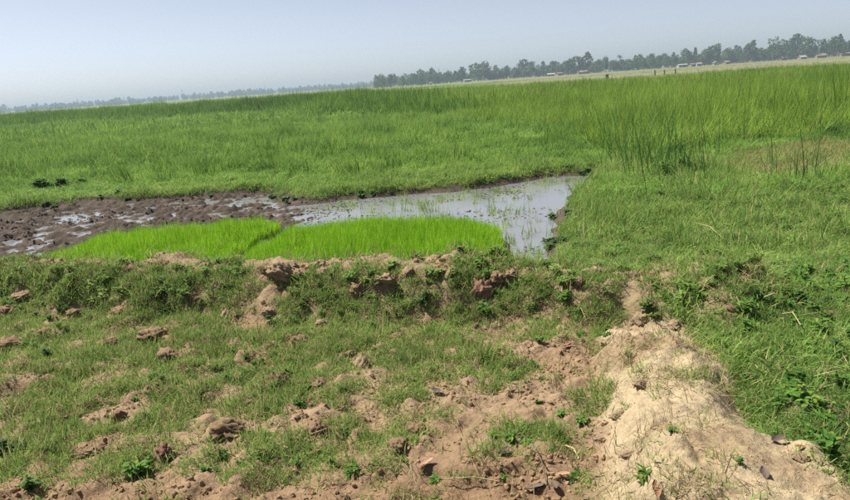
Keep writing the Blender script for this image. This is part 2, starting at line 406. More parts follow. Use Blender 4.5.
C_rturf = make_coll('meadow_turf_tuft', [blades(40, .06, .02, .075, .0045, .75, 1.1, 3, G(15 + i), .3) for i in range(4)], M['meadow'])
C_turf_t = make_coll('turf_tuft_tall', [blades(30, .05, .05, .13, .005, .45, .9, 3, G(20 + i), .2) for i in range(4)], M['turf'])
C_bund = make_coll('bund_tuft', [blades(40, .06, .03, .11, .0055, .6, 1.1, 3, G(30 + i), .25) for i in range(5)] + [herb(5, .06, .034, .018, G(40 + i), .9) for i in range(2)], M['bund'])
C_cover = make_coll('creeping_weed', [herb(8, .035, .02, .011, G(50 + i), 1.2, 3) for i in range(4)], M['herb'])
C_mead = make_coll('meadow_tuft', [blades(46, .09, .04, .16, .006, .6, 1.2, 3, G(60 + i), .35) for i in range(5)], M['meadow'])
C_mid = make_coll('wet_meadow_tuft', [blades(54, .16, .07, .24, .011, .45, .9, 3, G(70 + i), .2) for i in range(5)], M['mid'])
C_midf = make_coll('far_meadow_tuft', [blades(60, .5, .10, .36, .03, .4, .8, 2, G(80 + i), .2) for i in range(4)], M['mid'])
C_tall = make_coll('tall_grass_tuft', [blades(42, .2, .45, 1.05, .014, .16, .45, 4, G(90 + i), .12) for i in range(5)], M['tall'])
C_tallf = make_coll('far_tall_grass_tuft', [blades(60, .7, .55, 1.12, .04, .16, .4, 3, G(100 + i), .1) for i in range(4)], M['tall'])
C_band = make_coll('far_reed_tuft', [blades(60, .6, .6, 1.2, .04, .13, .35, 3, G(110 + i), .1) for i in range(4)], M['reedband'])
C_rice = make_coll('rice_tuft', [blades(34, .055, .16, .26, .0048, .14, .4, 3, G(120 + i), .06) for i in range(6)], M['rice'])
C_spike = make_coll('pond_spike', [blades(12, .06, .06, .2, .008, .4, .6, 3, G(130 + i)) for i in range(4)], M['meadow'])
C_straw = make_coll('straw_tuft', [blades(40, .12, .05, .2, .007, .9, .9, 3, G(140 + i), .3) for i in range(4)], M['straw'])
C_litter = make_coll('litter_tuft', [blades(14, .06, .04, .14, .0035, 1.35, .3, 2, G(150 + i)) for i in range(4)], M['litter'])
C_pondleaf = make_coll('floating_leaf_tuft', [herb(6, .05, .06, .045, G(160 + i), 1.3, 2) for i in range(3)], M['herb_dark'])

def lump_mesh(name, mat, seed, sub=3, rough=.35, flat=.75):
    """an angular lump of earth: an icosphere cut by random planes and roughened"""
    import bmesh
    bm = bmesh.new(); bmesh.ops.create_icosphere(bm, subdivisions=sub, radius=1.0)
    r = G(seed); nrm = r.normal(size=(9, 3)); nrm /= np.linalg.norm(nrm, axis=1)[:, None]; off = r.uniform(.55, .95, 9)
    V = np.array([v.co[:] for v in bm.verts])
    for k in range(9):
        d = V @ nrm[k]; e = np.maximum(0, d - off[k]); V -= (e * .85)[:, None] * nrm[k]
    n = fbm(V[:, 0] * 2.2 + V[:, 2] * 1.7 + seed, V[:, 1] * 2.2 - V[:, 2] * 1.3, seed, 4, .7) - .5
    n2 = fbm(V[:, 0] * 6 + V[:, 2] * 5 + seed, V[:, 1] * 6 - V[:, 2] * 4.3, seed + 9, 3, .7) - .5
    n3 = worley(V[:, 0] * 3.5 + V[:, 2] * 2.7 + seed, V[:, 1] * 3.5 - V[:, 2] * 2.1, seed + 3)
    V *= (1 + rough * n * 1.5 + rough * n2 * 1.3 - rough * .35 * sstep(.25, .7, n3))[:, None]; V[:, 2] *= flat
    V[:, :2] *= (1 + .35 * np.clip(-V[:, 2], 0, 1))[:, None]                     # spread foot, no undercut
    for v, c in zip(bm.verts, V): v.co = c
    me = bpy.data.meshes.new(name); bm.to_mesh(me); bm.free(); me.materials.append(mat)
    me.polygons.foreach_set('use_smooth', np.full(len(me.polygons), sub > 2)); return me
def lump_coll(name, mat, k, seed):
    c = bpy.data.collections.new(name)
    for i in range(k): c.objects.link(bpy.data.objects.new('%s_source_%d' % (name, i), lump_mesh(name, mat, seed + i, 2, .4)))
    return c
C_crumb = lump_coll('soil_crumb', M['crumb'], 4, 200)
M['mud'] = plain('wet_mud', (.05, .038, .029), .7, .35, 3, 0, 40, .08)
C_mud = lump_coll('mud_lump', M['mud'], 4, 215)
C_scrumb = lump_coll('sand_crumb', M['sand'], 4, 210)

# ---------------------------------------------------------------- ground sheet
def axis(parts):
    out = []
    for a, b, s in parts: out.append(np.arange(a, b, s))
    return np.concatenate(out)
def geo(a, b, n): return a * (b / a) ** (np.arange(1, n + 1) / n)
xs_pos = np.concatenate([np.arange(0, 2.2, .014), np.arange(2.2, 5, .026), np.arange(5, 8, .04), np.arange(8, 10, .08), [10.0], geo(10, 2500, 60)])
XS = np.concatenate([-xs_pos[:0:-1], xs_pos])
YS = np.concatenate([-geo(3, 2500, 25)[::-1], np.arange(-3, 1.7, .12), np.arange(1.7, 4.2, .014), np.arange(4.2, 7.5, .022), np.arange(7.5, 12, .035), np.arange(12, 14, .06), [14.0], geo(14, 70, 90), geo(70, 2500, 90)])
gx, gy = np.meshgrid(XS, YS); X = gx.ravel(); Y = gy.ravel()
mk = masks(X, Y); Z = H(X, Y, mk)
nx, ny = len(XS), len(YS)
ii = (np.arange(ny - 1)[:, None] * nx + np.arange(nx - 1)[None, :]).ravel()
Q = np.stack([ii, ii + 1, ii + nx + 1, ii + nx], 1)
def bare(x, y, m):
    """how bare of grass the dug-over plot is, 0..1"""
    n = fbm(x * 2.3, y * 2.6, 71, 4)
    yy = y + .11 * x
    g = .45 * sstep(2.66, 2.44, yy) + .30 * sstep(1.0, .25, np.hypot((x - .55) / 1.0, (y - 3.05) / 1.15)) + .10 * sstep(-.6, .6, x) * sstep(4.2, 3.4, y)
    return sstep(.67, .78, n + g)
def lerp(c, k, d): return c * (1 - k[:, None]) + np.asarray(d)[None, :] * k[:, None]
col = np.tile(np.array([.10, .105, .04]), (len(X), 1))                       # thatch below the meadows
col = lerp(col, sstep(60, 130, Y) * .9, (.15, .18, .06))
fs = fbm(X * .004, Y * .02, 81, 3); fs2 = fbm(X * .015 + 5, Y * .08, 84, 4)
tan = sstep(.40, .56, fs - .24 + .52 * sstep(-.02, .22, X / np.maximum(Y, 1))) * sstep(55, 85, Y)
col = lerp(col, tan, (.165, .14, .085)); col = lerp(col, sstep(.46, .58, fs2) * sstep(60, 90, Y) * .85, (.10, .125, .045))
col = lerp(col, sstep(.3, -.2, poly_sd(X, Y, STRAW)), (.16, .155, .06))
soil = np.array([.21, .143, .087])
col = lerp(col, sstep(.2, .4, X - mk['rx']) * sstep(7.5, 5.0, Y) * .8, (.13, .105, .055))
pl = mk['plot']; tint = fbm(X * 1.1, Y * 1.1, 82, 3)
col = lerp(col, pl, soil); col = lerp(col, pl * sstep(.45, .65, tint) * .6, (.235, .17, .108))
col = lerp(col, pl * sstep(2.75, 2.35, Y) * .6, (.15, .09, .05))
col = lerp(col, mk['bund'], (.22, .165, .10))
rw = sstep(.0, .30, mk['ridge'] - .12 * (fbm(X * 5, Y * 5, 83, 3) - .3))
col = lerp(col, rw, (.305, .243, .152))
col = lerp(col, rw * sstep(.5, .68, fbm(X * 2.6, Y * 2.6, 86, 4)) * .7, (.215, .15, .088))
pd = sstep(.12, -.12, mk['pond'])
col = lerp(col, pd, (.05, .038, .029)); col = lerp(col, pd * sstep(.5, .7, fbm(X * 4, Y * 6, 85, 3)) * .6, (.09, .068, .052))
wet = pd * (.6 + .4 * sstep(.06, -.02, Z - PW))
me = big_mesh('ground', np.stack([X, Y, Z], 1), Q, M['ground'])
a = me.attributes.new('col', 'FLOAT_COLOR', 'POINT'); a.data.foreach_set('color', np.concatenate([col, np.ones((len(X), 1))], 1).astype(np.float32).ravel())
a = me.attributes.new('wet', 'FLOAT', 'POINT'); a.data.foreach_set('value', wet.astype(np.float32))
tag(obj('ground', me), 'flat farmland with a dug-over plot, earth bund and sandy ridge', 'ground', kind='structure')
def nearest_slope(x, y, e=.02): return (H(x + e, y) - H(x - e, y)) / (2 * e), (H(x, y + e) - H(x, y - e)) / (2 * e)
wx = np.linspace(-14, 4, 40); wy = np.linspace(5, 15, 30)
WX, WY = np.meshgrid(wx, wy); n_ = len(wx)
jj = (np.arange(len(wy) - 1)[:, None] * n_ + np.arange(n_ - 1)[None, :]).ravel()
wq = np.stack([jj, jj + 1, jj + n_ + 1, jj + n_], 1)
cxm = WX.ravel()[wq].mean(1); cym = WY.ravel()[wq].mean(1); keep = poly_sd(cxm, cym, POND) < .35
o = obj('pond_water', big_mesh('pond_water', np.stack([WX.ravel(), WY.ravel(), np.full(WX.size, PW)], 1), wq[keep], M['water']))
tag(o, 'shallow sky-reflecting pond water beside the rice seedling beds', 'water', kind='structure')

# ---------------------------------------------------------------- where the larger clods of earth lie: row, column, width and height as seen, kind, label
CLODS = [(281, 263, 30, 22, 'p', 'largest pale earth clod on top of the bund'), (268, 268, 16, 16, 'b', 'brown clod against the left of the largest bund clod'), (320, 262, 20, 13, 'p', 'flat-topped pale clod on the bund, right of the largest clod'), (322, 270, 18, 10, 'p', 'pale clod under the flat-topped clod on the bund'), (297, 272, 18, 12, 'p', 'pale lump between the two clods topping the bund'), (205, 266, 20, 12, 'b', 'brown clod on the bund top, before the gap of the rice beds'), (192, 272, 14, 10, 'b', 'small brown clod left of the bund clod before the gap'), (163, 261, 22, 10, 'b', 'low brown clod on the bund before the left rice bed'), (133, 268, 14, 10, 'r', 'reddish clod half hidden on the left part of the bund'), (105, 266, 14, 8, 'b', 'small brown clod on the bund near the left'),
    (480, 284, 26, 24, 'r', 'dark reddish crumbly clod on the bund at centre right'), (512, 271, 18, 10, 'p', 'pale clod on the bund top above the reddish clod'), (496, 274, 18, 12, 'b', 'brown clod between reddish and pale clods on the bund'), (385, 274, 24, 14, 'p', 'pale sandy lump on the bund top right of centre clods'), (408, 268, 14, 8, 'p', 'small pale lump on bund before the right rice bed'), (360, 284, 18, 12, 'b', 'brown lump on the front face of the bund'), (600, 268, 18, 8, 'p', 'sandy lump at the right end of the bund by the water'), (632, 273, 22, 10, 'p', 'sandy lump where the bund joins the ridge'), (655, 271, 12, 8, 'b', 'dark-sided brown clod at the right tip of the bund'), (580, 280, 14, 12, 'b', 'brown clod in the weeds near the right end of bund'),
    (227, 312, 16, 11, 'p', 'flat pale square-edged clod on the turf below the bund'), (212, 317, 10, 6, 'p', 'small pale chip left of the square-edged clod'), (270, 308, 16, 8, 'p', 'flat tilted pale clod right of the square-edged clod'), (24, 293, 18, 9, 'p', 'pale clod in the turf near the left edge'), (52, 288, 7, 6, 'r', 'tiny reddish lump right of the pale left clod'), (8, 308, 20, 11, 'b', 'brown clod at the left edge below the bund'), (72, 312, 18, 9, 'b', 'low brown clod in the left turf'), (122, 308, 24, 11, 'b', 'crumbly brown clod in the turf left of centre'), (96, 306, 9, 5, 'b', 'dark little clod just left of the crumbly brown clod'), (198, 297, 14, 9, 'b', 'brown clod at the foot of the bund, left of centre'), (152, 331, 24, 13, 'b', 'broad reddish-brown clod in the middle of the left turf'), (10, 340, 24, 14, 'b', 'large brown clod at the left edge of the plot'), (45, 330, 16, 9, 'b', 'brown clod right of the large left-edge clod'), (168, 352, 22, 12, 'b', 'round brown clod in the left part of the plot'), (108, 340, 16, 9, 'b', 'low brown clod between two larger left clods'), (48, 378, 18, 10, 'b', 'brown clod low on the left of the plot'), (60, 365, 14, 8, 'b', 'little brown clod above the low left clod'), 
    (300, 337, 22, 12, 'b', 'brown clod with grass on it near the plot centre'), (236, 342, 16, 10, 'b', 'dark crumbly clod left of plot centre'), (322, 320, 20, 8, 'p', 'low pale clod beneath the bund at centre'), (362, 360, 20, 16, 'p', 'tall pale clod with dark right side in the plot centre'), (350, 352, 14, 9, 'b', 'small brown clod behind the tall pale clod'), (380, 346, 16, 8, 'b', 'pale brown lump right of the tall clod'), (278, 374, 22, 20, 'b', 'steep brown clod in the plot left of centre'), (318, 381, 20, 12, 'b', 'brown sloping clod right of the steep clod'), (398, 334, 18, 9, 'b', 'brown clod below the bund right of centre'), (476, 325, 9, 6, 'r', 'small reddish stone-like clod below the bund'), (497, 323, 15, 8, 'p', 'pale flat clod below the bund, right of the small reddish one'), (560, 327, 12, 7, 'p', 'pale lump beside the fallen brown leaves'),
    (318, 425, 24, 17, 'b', 'overhanging brown clod with tuft in the lower centre'), (226, 424, 34, 19, 'b', 'broad pale-brown clod in the lower left centre'), (250, 400, 16, 10, 'b', 'dark clod above the broad pale-brown clod'), (300, 414, 14, 8, 'b', 'low clod left of the overhanging clod'), (108, 392, 8, 13, 'p', 'upright pinkish-pale chip standing in the left turf'), (121, 413, 14, 13, 'r', 'pinkish clod beside a tall grass tuft at left'), (70, 415, 16, 8, 'b', 'brown clod in the lower left turf'), (165, 448, 20, 14, 'r', 'crumbling pinkish clod in the lower left'), (215, 425, 14, 12, 'p', 'pale clod at left of the broad lower clod'), (400, 440, 22, 12, 'b', 'rough brown clod right of the overhanging clod'), (415, 425, 22, 14, 'b', 'dark brown clod edge in the lower centre'), (90, 448, 30, 10, 'b', 'long low ridge of soil in the lower left'),
    (735, 306, 15, 8, 'r', 'reddish clod in the grass right of the ridge top'), (782, 339, 14, 6, 'p', 'flat pale clod with dark edge in the right meadow'), (834, 313, 14, 6, 'r', 'brown clod by the right edge of the meadow'), (748, 374, 18, 12, 'b', 'dark-edged clod at the right brink of the ridge'), (640, 314, 18, 12, 'p', 'sandy clod at the top left of the ridge'), (675, 322, 18, 9, 'p', 'sandy clod at the far top of the ridge'), (628, 452, 14, 9, 'p', 'grey-buff clod on the left slope of the ridge'), (640, 380, 16, 9, 'p', 'rounded buff clod on the upper left slope of the ridge'), (618, 412, 14, 8, 'p', 'rounded buff clod halfway down the left ridge slope'), (800, 455, 14, 8, 'p', 'sandy clod at the lower right of the ridge'), (600, 436, 12, 7, 'p', 'small buff clod at the left foot of the ridge'), (540, 376, 12, 7, 'p', 'buff clod on bare soil left of the ridge')]
def clod_place(px, py, w, h):
    p = hit(px, py + h * .42); f = (p - Vector((0, 0, CAM_H))).length / FPX; return p, w * f * .5, h * f * .7
CLOD_AT = [clod_place(*c[:4]) for c in CLODS]
CXY = np.array([(p.x, p.y, w) for p, w, h in CLOD_AT])
def clear(x, y, f=1.0):
    """1 away from the clods, 0 on them"""
    k = np.ones(len(x))
    for cx, cyy, w in CXY: k *= sstep(w * .6 * f, w * 1.05 * f, np.hypot(x - cx, y - cyy))
    return k

# ---------------------------------------------------------------- grasses, crumbs and litter (stuff)
def jit(x0, x1, y0, y1, dens, slope=.80, extra=1.6):
    n = int((x1 - x0) * (y1 - y0) * dens); x = rng.uniform(x0, x1, n); y = rng.uniform(y0, y1, n)
    k = np.abs(x) < slope * y + extra; return x[k], y[k]
def ok(x, y, prob): k = rng.uniform(size=len(x)) < prob; return x[k], y[k]
def P3(x, y, dz=0.0): return np.stack([x, y, H(x, y) + dz], 1)

# plot turf
x, y = jit(-6, 1.8, 1.9, 6.6, 1450); m = masks(x, y); b = bare(x, y, m)
cl = fbm(x * 5, y * 5, 72, 3)
pr = m['plot'] * np.clip(1.05 - b, 0.0, 1) * (.2 + .8 * sstep(.38, .52, fbm(x * 9, y * 9, 105, 3))) * clear(x, y, 1.1) * (.3 + .7 * sstep(.36, .50, cl + .04)) * (1 - sstep(.1, .5, m['ridge']))
x, y = ok(x, y, pr); scatter('plot_turf', P3(x, y), C_turf, .7, 1.25, 'short patchy green turf over the dug-over brown plot', 'grass', tilt=.25)
x, y = jit(-6, 1.8, 1.9, 6.6, 220); m = masks(x, y); b = bare(x, y, m)
x, y = ok(x, y, m['plot'] * np.clip(1 - 1.1 * b, 0, 1) * clear(x, y) * sstep(.46, .58, fbm(x * 2.6, y * 2.6, 73, 3)) * (1 - sstep(.1, .4, m['ridge'])))
scatter('plot_tall_tufts', P3(x, y), C_turf_t, .6, 1.1, 'longer grass tufts standing in the short plot turf', 'grass', tilt=.2)
x, y = jit(-6, 1.8, 1.9, 6.6, 70); m = masks(x, y); b = bare(x, y, m)
x, y = ok(x, y, m['plot'] * np.clip(1.0 - .9 * b, 0, 1) * sstep(.48, .62, fbm(x * 1.4 + 3, y * 1.4, 74, 3)))
scatter('plot_creeping_weeds', P3(x, y), C_cover, .6, 1.2, 'low creeping leafy weeds spread over the brown plot', 'weeds', tilt=.2)
x, y = jit(-6, 1.9, 1.9, 6.6, 80); m = masks(x, y)
x, y = ok(x, y, np.clip(m['plot'] + .4 * m['ridge'], 0, 1) * .8)
scatter('plot_dry_litter', P3(x, y, .004), C_litter, .5, 1.1, 'dry straw litter strewn over the bare soil of the plot', 'straw litter', tilt=.2)
x, y = jit(-4.5, 1.8, 1.9, 5.6, 1100); m = masks(x, y); b = bare(x, y, m)
x, y = ok(x, y, (1 - sstep(.08, .3, m['ridge'])) * m['plot'] * (.12 + .75 * b) * sstep(.35, .6, fbm(x * 4, y * 4, 75, 3)))
P = P3(x, y, .0); scatter('soil_crumbs', P, C_crumb, .003, .016, 'small brown soil crumbs scattered on the bare plot', 'soil crumbs', tilt=2)
x, y = jit(.0, 2.6, 1.8, 4.8, 1500); m = masks(x, y)
x, y = ok(x, y, sstep(.08, .3, m['ridge']) * sstep(.42, .62, fbm(x * 4, y * 4, 76, 3)) * .8)
scatter('sand_crumbs', P3(x, y), C_scrumb, .0012, .0045, 'small pale crumbs of dried earth on the sandy ridge', 'soil crumbs', tilt=2)
# crumbled earth round the clods
rc = G(77); px_, py_, sz_ = [], [], []
for cx, cyy, w in CXY:
    for q in range(26):
        a_ = rc.uniform(0, 6.283); d_ = w * abs(rc.normal(0, .95)); px_.append(cx + d_ * math.cos(a_)); py_.append(cyy + d_ * math.sin(a_) * 1.0); sz_.append(w * rc.uniform(.04, .22))
x = np.array(px_); y = np.array(py_); k = poly_sd(x, y, POND) > -.2; x, y, sz_ = x[k], y[k], np.array(sz_)[k]
o = scatter('clod_crumbs', P3(x, y), C_crumb, .01, .02, 'brown crumbled earth lying round the larger clods', 'soil crumbs', tilt=2)
o.data.attributes['scl'].data.foreach_set('vector', np.stack([sz_, sz_, sz_ * .8], 1).astype(np.float32).ravel())
# ridge tufts
RB = [(hit(a, b), c) for a, b, c in [(690, 376, .13), (664, 374, .12), (716, 381, .11), (640, 368, .10), (690, 345, .07), (676, 350, .06), (738, 402, .09), (757, 424, .11), (775, 436, .08), (672, 492, .15), (705, 484, .13), (640, 474, .07), (612, 392, .12), (598, 402, .13), (622, 352, .10), (600, 372, .12), (735, 470, .07), (652, 430, .05)]]
def ridge_blobs(x, y):
    k = np.zeros(len(x))
    for c, r_ in RB: k = np.maximum(k, np.exp(-((x - c.x) ** 2 + (y - c.y) ** 2) / (r_ * r_)))
    return k * sstep(.35, .55, fbm(x * 9, y * 9, 104, 3) + .08)
x, y = jit(.2, 2.4, 1.8, 4.7, 620); m = masks(x, y)
x, y = ok(x, y, sstep(.05, .2, m['ridge']) * (ridge_blobs(x, y) * .8 + .012))
scatter('ridge_dry_grass', P3(x, y), C_litter, .5, 1.1, 'dry grass tufts on the crest of the sandy ridge', 'dry grass', tilt=.35)
x, y = jit(.2, 2.4, 1.8, 4.7, 520); m = masks(x, y)
x, y = ok(x, y, sstep(.05, .2, m['ridge']) * (ridge_blobs(x, y) * .7 + .010))
scatter('ridge_green_tufts', P3(x, y), C_turf, .6, 1.2, 'sparse green grass tufts growing on the sandy ridge', 'grass', tilt=.3)
# bund
x, y = jit(-9, 2.3, 3.6, 8.4, 250); m = masks(x, y); side = y - m['by']
n = fbm(x * 2.4, y * 2.4, 78, 4)
pr = sstep(.08, .3, m['bund']) * np.clip(sstep(.44, .56, n + .10 * sstep(.05, -.3, side) - .06 * np.exp(-(side / .14) ** 2)), 0, 1) * (1 - sstep(.5, .8, m['ridge']) * sstep(1.1, 1.4, x))
x, y = ok(x, y, pr * clear(x, y)); scatter('bund_weeds', P3(x, y), C_bund, .7, 1.35, 'dense green weeds and grass covering the earth bund', 'weeds', tilt=.3)
x, y = jit(-9, 2.3, 3.6, 8.4, 60); m = masks(x, y)
x, y = ok(x, y, m['bund'] * .8); scatter('bund_dry_litter', P3(x, y, .01), C_litter, .7, 1.3, 'dry stems and litter among the bund weeds', 'straw litter', tilt=.5)
x, y = jit(-6, 2.3, 4.0, 7.4, 420); m = masks(x, y)
x, y = ok(x, y, m['bund'] * sstep(.5, .62, fbm(x * 3, y * 3, 79, 3)) * .7); scatter('bund_crumbs', P3(x, y), C_crumb, .008, .028, 'brown earth crumbs along the top of the bund', 'soil crumbs', tilt=2)
# strip behind the bund, right meadow
def meadow_spots(dens):
    x, y = jit(-10, 11, 1.9, 12.5, dens); m = masks(x, y); sr = sstep(.0, .4, poly_sd(x, y, STRAW))
    back = (y > m['by'] + .25) & (m['pond'] > -.12)
    rightm = ((x > m['rx'] + .3) & (y < 4.5)) | ((y >= 4.3) & (x > 1.2) & (m['pond'] > -.05))
    return x, y, np.where(back | rightm, 1.0, 0.) * (1 - sstep(.15, .5, m['ridge'])) * (1 - .8 * sstep(.3, .7, m['bund'])) * np.clip(sr + .3, 0, 1)
x, y, pr = meadow_spots(190)
x, y = ok(x, y, pr * (.45 + .55 * sstep(.36, .5, fbm(x * 3, y * 3, 86, 3)))); hs = (.45 + .55 * fbm(x * .9, y * .9, 87, 3)) * (.5 + .7 * sstep(3.8, 7.5, y))
scatter('right_meadow_grass', P3(x, y), C_mead, .7, 1.2, 'lush green meadow grass around the pond and beyond the ridge', 'grass', hscale=hs, tilt=.3)
x, y, pr = meadow_spots(650); k = (x > .8) & (y < 6.2); x, y, pr = x[k], y[k], pr[k]
x, y = ok(x, y, pr * (.35 + .65 * sstep(.36, .5, fbm(x * 6, y * 6, 108, 3))))
scatter('right_meadow_turf', P3(x, y), C_rturf, .8, 1.4, 'short dense turf right of the sandy ridge', 'grass', tilt=.3)
x, y, pr = meadow_spots(60); n = fbm(x * 1.5, y * 1.9, 89, 3)
x, y = ok(x, y, pr * sstep(.52, .62, n)); hs = (.8 + 1.0 * fbm(x * 2, y * 2, 90, 3)) * (.45 + .85 * sstep(3.8, 7.5, y))
scatter('right_meadow_tufts', P3(x, y), C_mead, .9, 1.6, 'longer grass tufts clustered in the right-hand meadow', 'grass', hscale=hs, tilt=.35)
x, y = jit(1.0, 8, 1.9, 8.5, 60); m = masks(x, y)
x, y = ok(x, y, np.where((x > m['rx'] + .4) & (m['pond'] > .1), .9, 0.) * (1 - m['ridge']) * sstep(.45, .6, fbm(x * 1.3, y * 1.3, 88, 3)))
scatter('right_meadow_weeds', P3(x, y), C_cover, 1.0, 2.4, 'low leafy weeds among the meadow grass right of the ridge', 'weeds')
x, y = jit(1.0, 8, 1.9, 8.5, 26); m = masks(x, y)
x, y = ok(x, y, np.where((x > m['rx'] + .35) & (m['pond'] > .1), .8, 0.) * sstep(6.5, 3.8, y))
scatter('right_meadow_litter', P3(x, y, .02), C_litter, .7, 1.4, 'dry straw lying in the grass right of the sandy ridge', 'straw litter', tilt=.4)
# meadow beyond the pond
def in_tall(x, y): return poly_sd(x, y, tall_pg)
def mid(name, y0, y1, dens, coll, s0, s1, lab, hb=1.0):
    x, y = jit(-y1 * .85, y1 * .85, y0, y1, dens, .82, 2.0); m = masks(x, y)
    k = (m['pond'] > .02) & (y > 8.2) & (in_tall(x, y) > -.4) & (poly_sd(x, y, STRAW) > .0)
    x, y = x[k], y[k]; sc_ = 14.0 / y0; x, y = ok(x, y, .35 + .65 * sstep(.36, .5, fbm(x * 2.0 * sc_, y * 1.6 * sc_, 101, 3)))
    n = .5 * fbm(x * .45, y * .45, 91, 3) + .5 * fbm(x * 1.5 * sc_, y * 1.5 * sc_, 102, 3); n2 = fbm(x * .1, y * .1, 92, 2)
    sd = masks(x, y)['pond']
    hs = hb * np.clip(.2 + 1.5 * sstep(.3, .72, n) + .7 * (n2 - .45), .15, 2) * (.32 + .68 * sstep(.3, 4.0, sd))
    scatter(name, P3(x, y), coll, s0, s1, lab, 'grass', hscale=hs, tilt=.28)
mid('wet_meadow_grass', 8.2, 17, 105, C_mid, .75, 1.25, 'bright low wet-meadow grass just beyond the pond')
mid('middle_meadow_grass', 17, 36, 34, C_mid, 1.0, 1.7, 'green meadow grass in the middle distance beyond the pond', 1.0)
mid('far_meadow_grass', 36, 80, 4.2, C_midf, .8, 1.4, 'yellow-green far meadow grass before the dark reed band')
x, y = jit(-230, 230, 55, 260, .5, .84, 3); x, y = ok(x, y, np.where(in_tall(x, y) > .5, 1., 0.) * (1 - .8 * sstep(.08, .2, x / y)) * sstep(.42, .56, fbm(x * .03, y * .09, 106, 3)))
scatter('far_field_stubble', P3(x, y), C_midf, .6, 1.2, 'thin low growth on the far fields before the trees', 'grass', hscale=.5)
x, y = jit(-40, 30, 11, 52, 1.6, .82, 2); m = masks(x, y); d = in_tall(x, y)
x, y = ok(x, y, np.where((m['pond'] > 1.2) & (d > .5) & (poly_sd(x, y, STRAW) > .3), 1., 0.) * sstep(.55, .68, fbm(x * .35, y * .5, 107, 3)))
scatter('meadow_tussocks', P3(x, y), C_band, .22, .42, 'scattered darker tussocks standing out of the wet meadow', 'grass', tilt=.2)
# straw patch
x, y = jit(3, 14, 8, 14, 60); k = poly_sd(x, y, STRAW) < .1; x, y = x[k], y[k]
x, y = ok(x, y, .25 + .75 * sstep(.35, .55, fbm(x, y, 93, 3))); scatter('straw_patch', P3(x, y), C_straw, .8, 1.4, 'flattened straw-coloured dry grass patch on the right', 'dry grass', tilt=.3)
# tall grass
def tall(name, y0, y1, dens, coll, s0, s1, lab, cond, hb=1.0):
    x, y = jit(-y1 * .88, y1 * .88, y0, y1, dens, .84, 3.0); d = in_tall(x, y); k = (d < 0) & cond(x, y); x, y, d = x[k], y[k], d[k]
    n = fbm(x * .25, y * .25, 94, 3); n3 = fbm(x * .9, y * .9, 103, 3); hs = hb * (.5 + .55 * n + .4 * n3) * (.5 + .5 * sstep(0, -3.5, d))
    scatter(name, P3(x, y), coll, s0, s1, lab, 'tall grass', hscale=hs)
lim = lambda x, y: x + .18 * y + 3 * (fbm(x * .2, y * .2, 95, 2) - .5)
tall('tall_field_grass', 9, 30, 20, C_tall, .85, 1.2, 'tall yellow-green grass field on the right', lambda x, y: lim(x, y) > 3)
tall('tall_far_field_grass', 30, 80, 3.6, C_tallf, .85, 1.2, 'tall yellow-green grass reaching away to the far fields', lambda x, y: lim(x, y) > 9, .80)
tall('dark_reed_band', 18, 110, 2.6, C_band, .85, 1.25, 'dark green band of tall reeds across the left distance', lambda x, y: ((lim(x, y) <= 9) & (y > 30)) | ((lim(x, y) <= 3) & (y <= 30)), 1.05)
# rice beds
for nm, pg, lab in (('rice_seedling_bed', BED_L, 'left bed of bright yellow-green rice seedlings, tapering to the left'), ('rice_seedling_bed', BED_R, 'right bed of bright yellow-green rice seedlings beside the open water')):
    px = [p[0] for p in pg]; py = [p[1] for p in pg]
    n = int((max(px) - min(px)) * (max(py) - min(py)) * 520); x = rng.uniform(min(px), max(px), n); y = rng.uniform(min(py), max(py), n)
    sd = poly_sd(x, y, pg) + .22 * (fbm(x * 3, y * 3, 96, 2) - .5); k = sd < 0; x, y, sd = x[k], y[k], sd[k]
    hs = (.62 + .7 * fbm(x * 2.2, y * 2.2, 97, 3)) * (.6 + .4 * sstep(0, -.35, sd))
    o = scatter(nm, np.stack([x, y, np.full(len(x), BZ)], 1), C_rice, .85, 1.15, lab, 'rice seedlings', hvar=.2, tilt=.1, hscale=hs); o['group'] = 'rice seedling beds'
# trodden mud
x, y = jit(-12, 3.0, 6.5, 14, 620); m = masks(x, y); hh = H(x, y); bd = np.minimum(poly_sd(x, y, BED_L), poly_sd(x, y, BED_R))
x, y = ok(x, y, np.where((m['pond'] < .1) & (bd > .1) & (hh > PW - .09), 1., 0.) * sstep(.45, .6, fbm(x * 1.5, y * 2.5, 100, 3)) * (.5 + .5 * sstep(-.4, -2.4, x)))
scatter('mud_lumps', np.stack([x, y, np.maximum(H(x, y), PW) - .006], 1), C_mud, .006, .028, 'dark trodden lumps of wet mud left of the open water', 'mud', tilt=.4, hscale=.55)
# pond plants
x, y = jit(-1.5, 3.2, 5.4, 12, 60); m = masks(x, y); bd = np.minimum(poly_sd(x, y, BED_L), poly_sd(x, y, BED_R))
pr = np.where((m['pond'] < 0) & (bd > .05), 1., 0.) * (.55 * sstep(.51, .64, fbm(x * 1.8, y * 3.2, 98, 3)) + .7 * sstep(.7, .1, bd) * sstep(7.8, 6.5, y) + .04)
x, y = ok(x, y, pr); scatter('pond_grass_spikes', np.stack([x, y, np.maximum(H(x, y), PW - .02)], 1), C_spike, .5, 1.3, 'thin green shoots standing in the open pond water', 'water plants')
x, y = jit(-12, 3.4, 5.4, 15, 45); m = masks(x, y)
pr = np.where(np.abs(m['pond']) < .3, .5, 0.) * sstep(.5, .62, fbm(x * 1.2, y * 1.2, 99, 3))
x, y = ok(x, y, pr); scatter('pond_edge_leaves', np.stack([x, y, np.maximum(H(x, y), PW)], 1), C_pondleaf, .6, 1.3, 'dark leafy water weeds along the muddy pond edge', 'water plants')

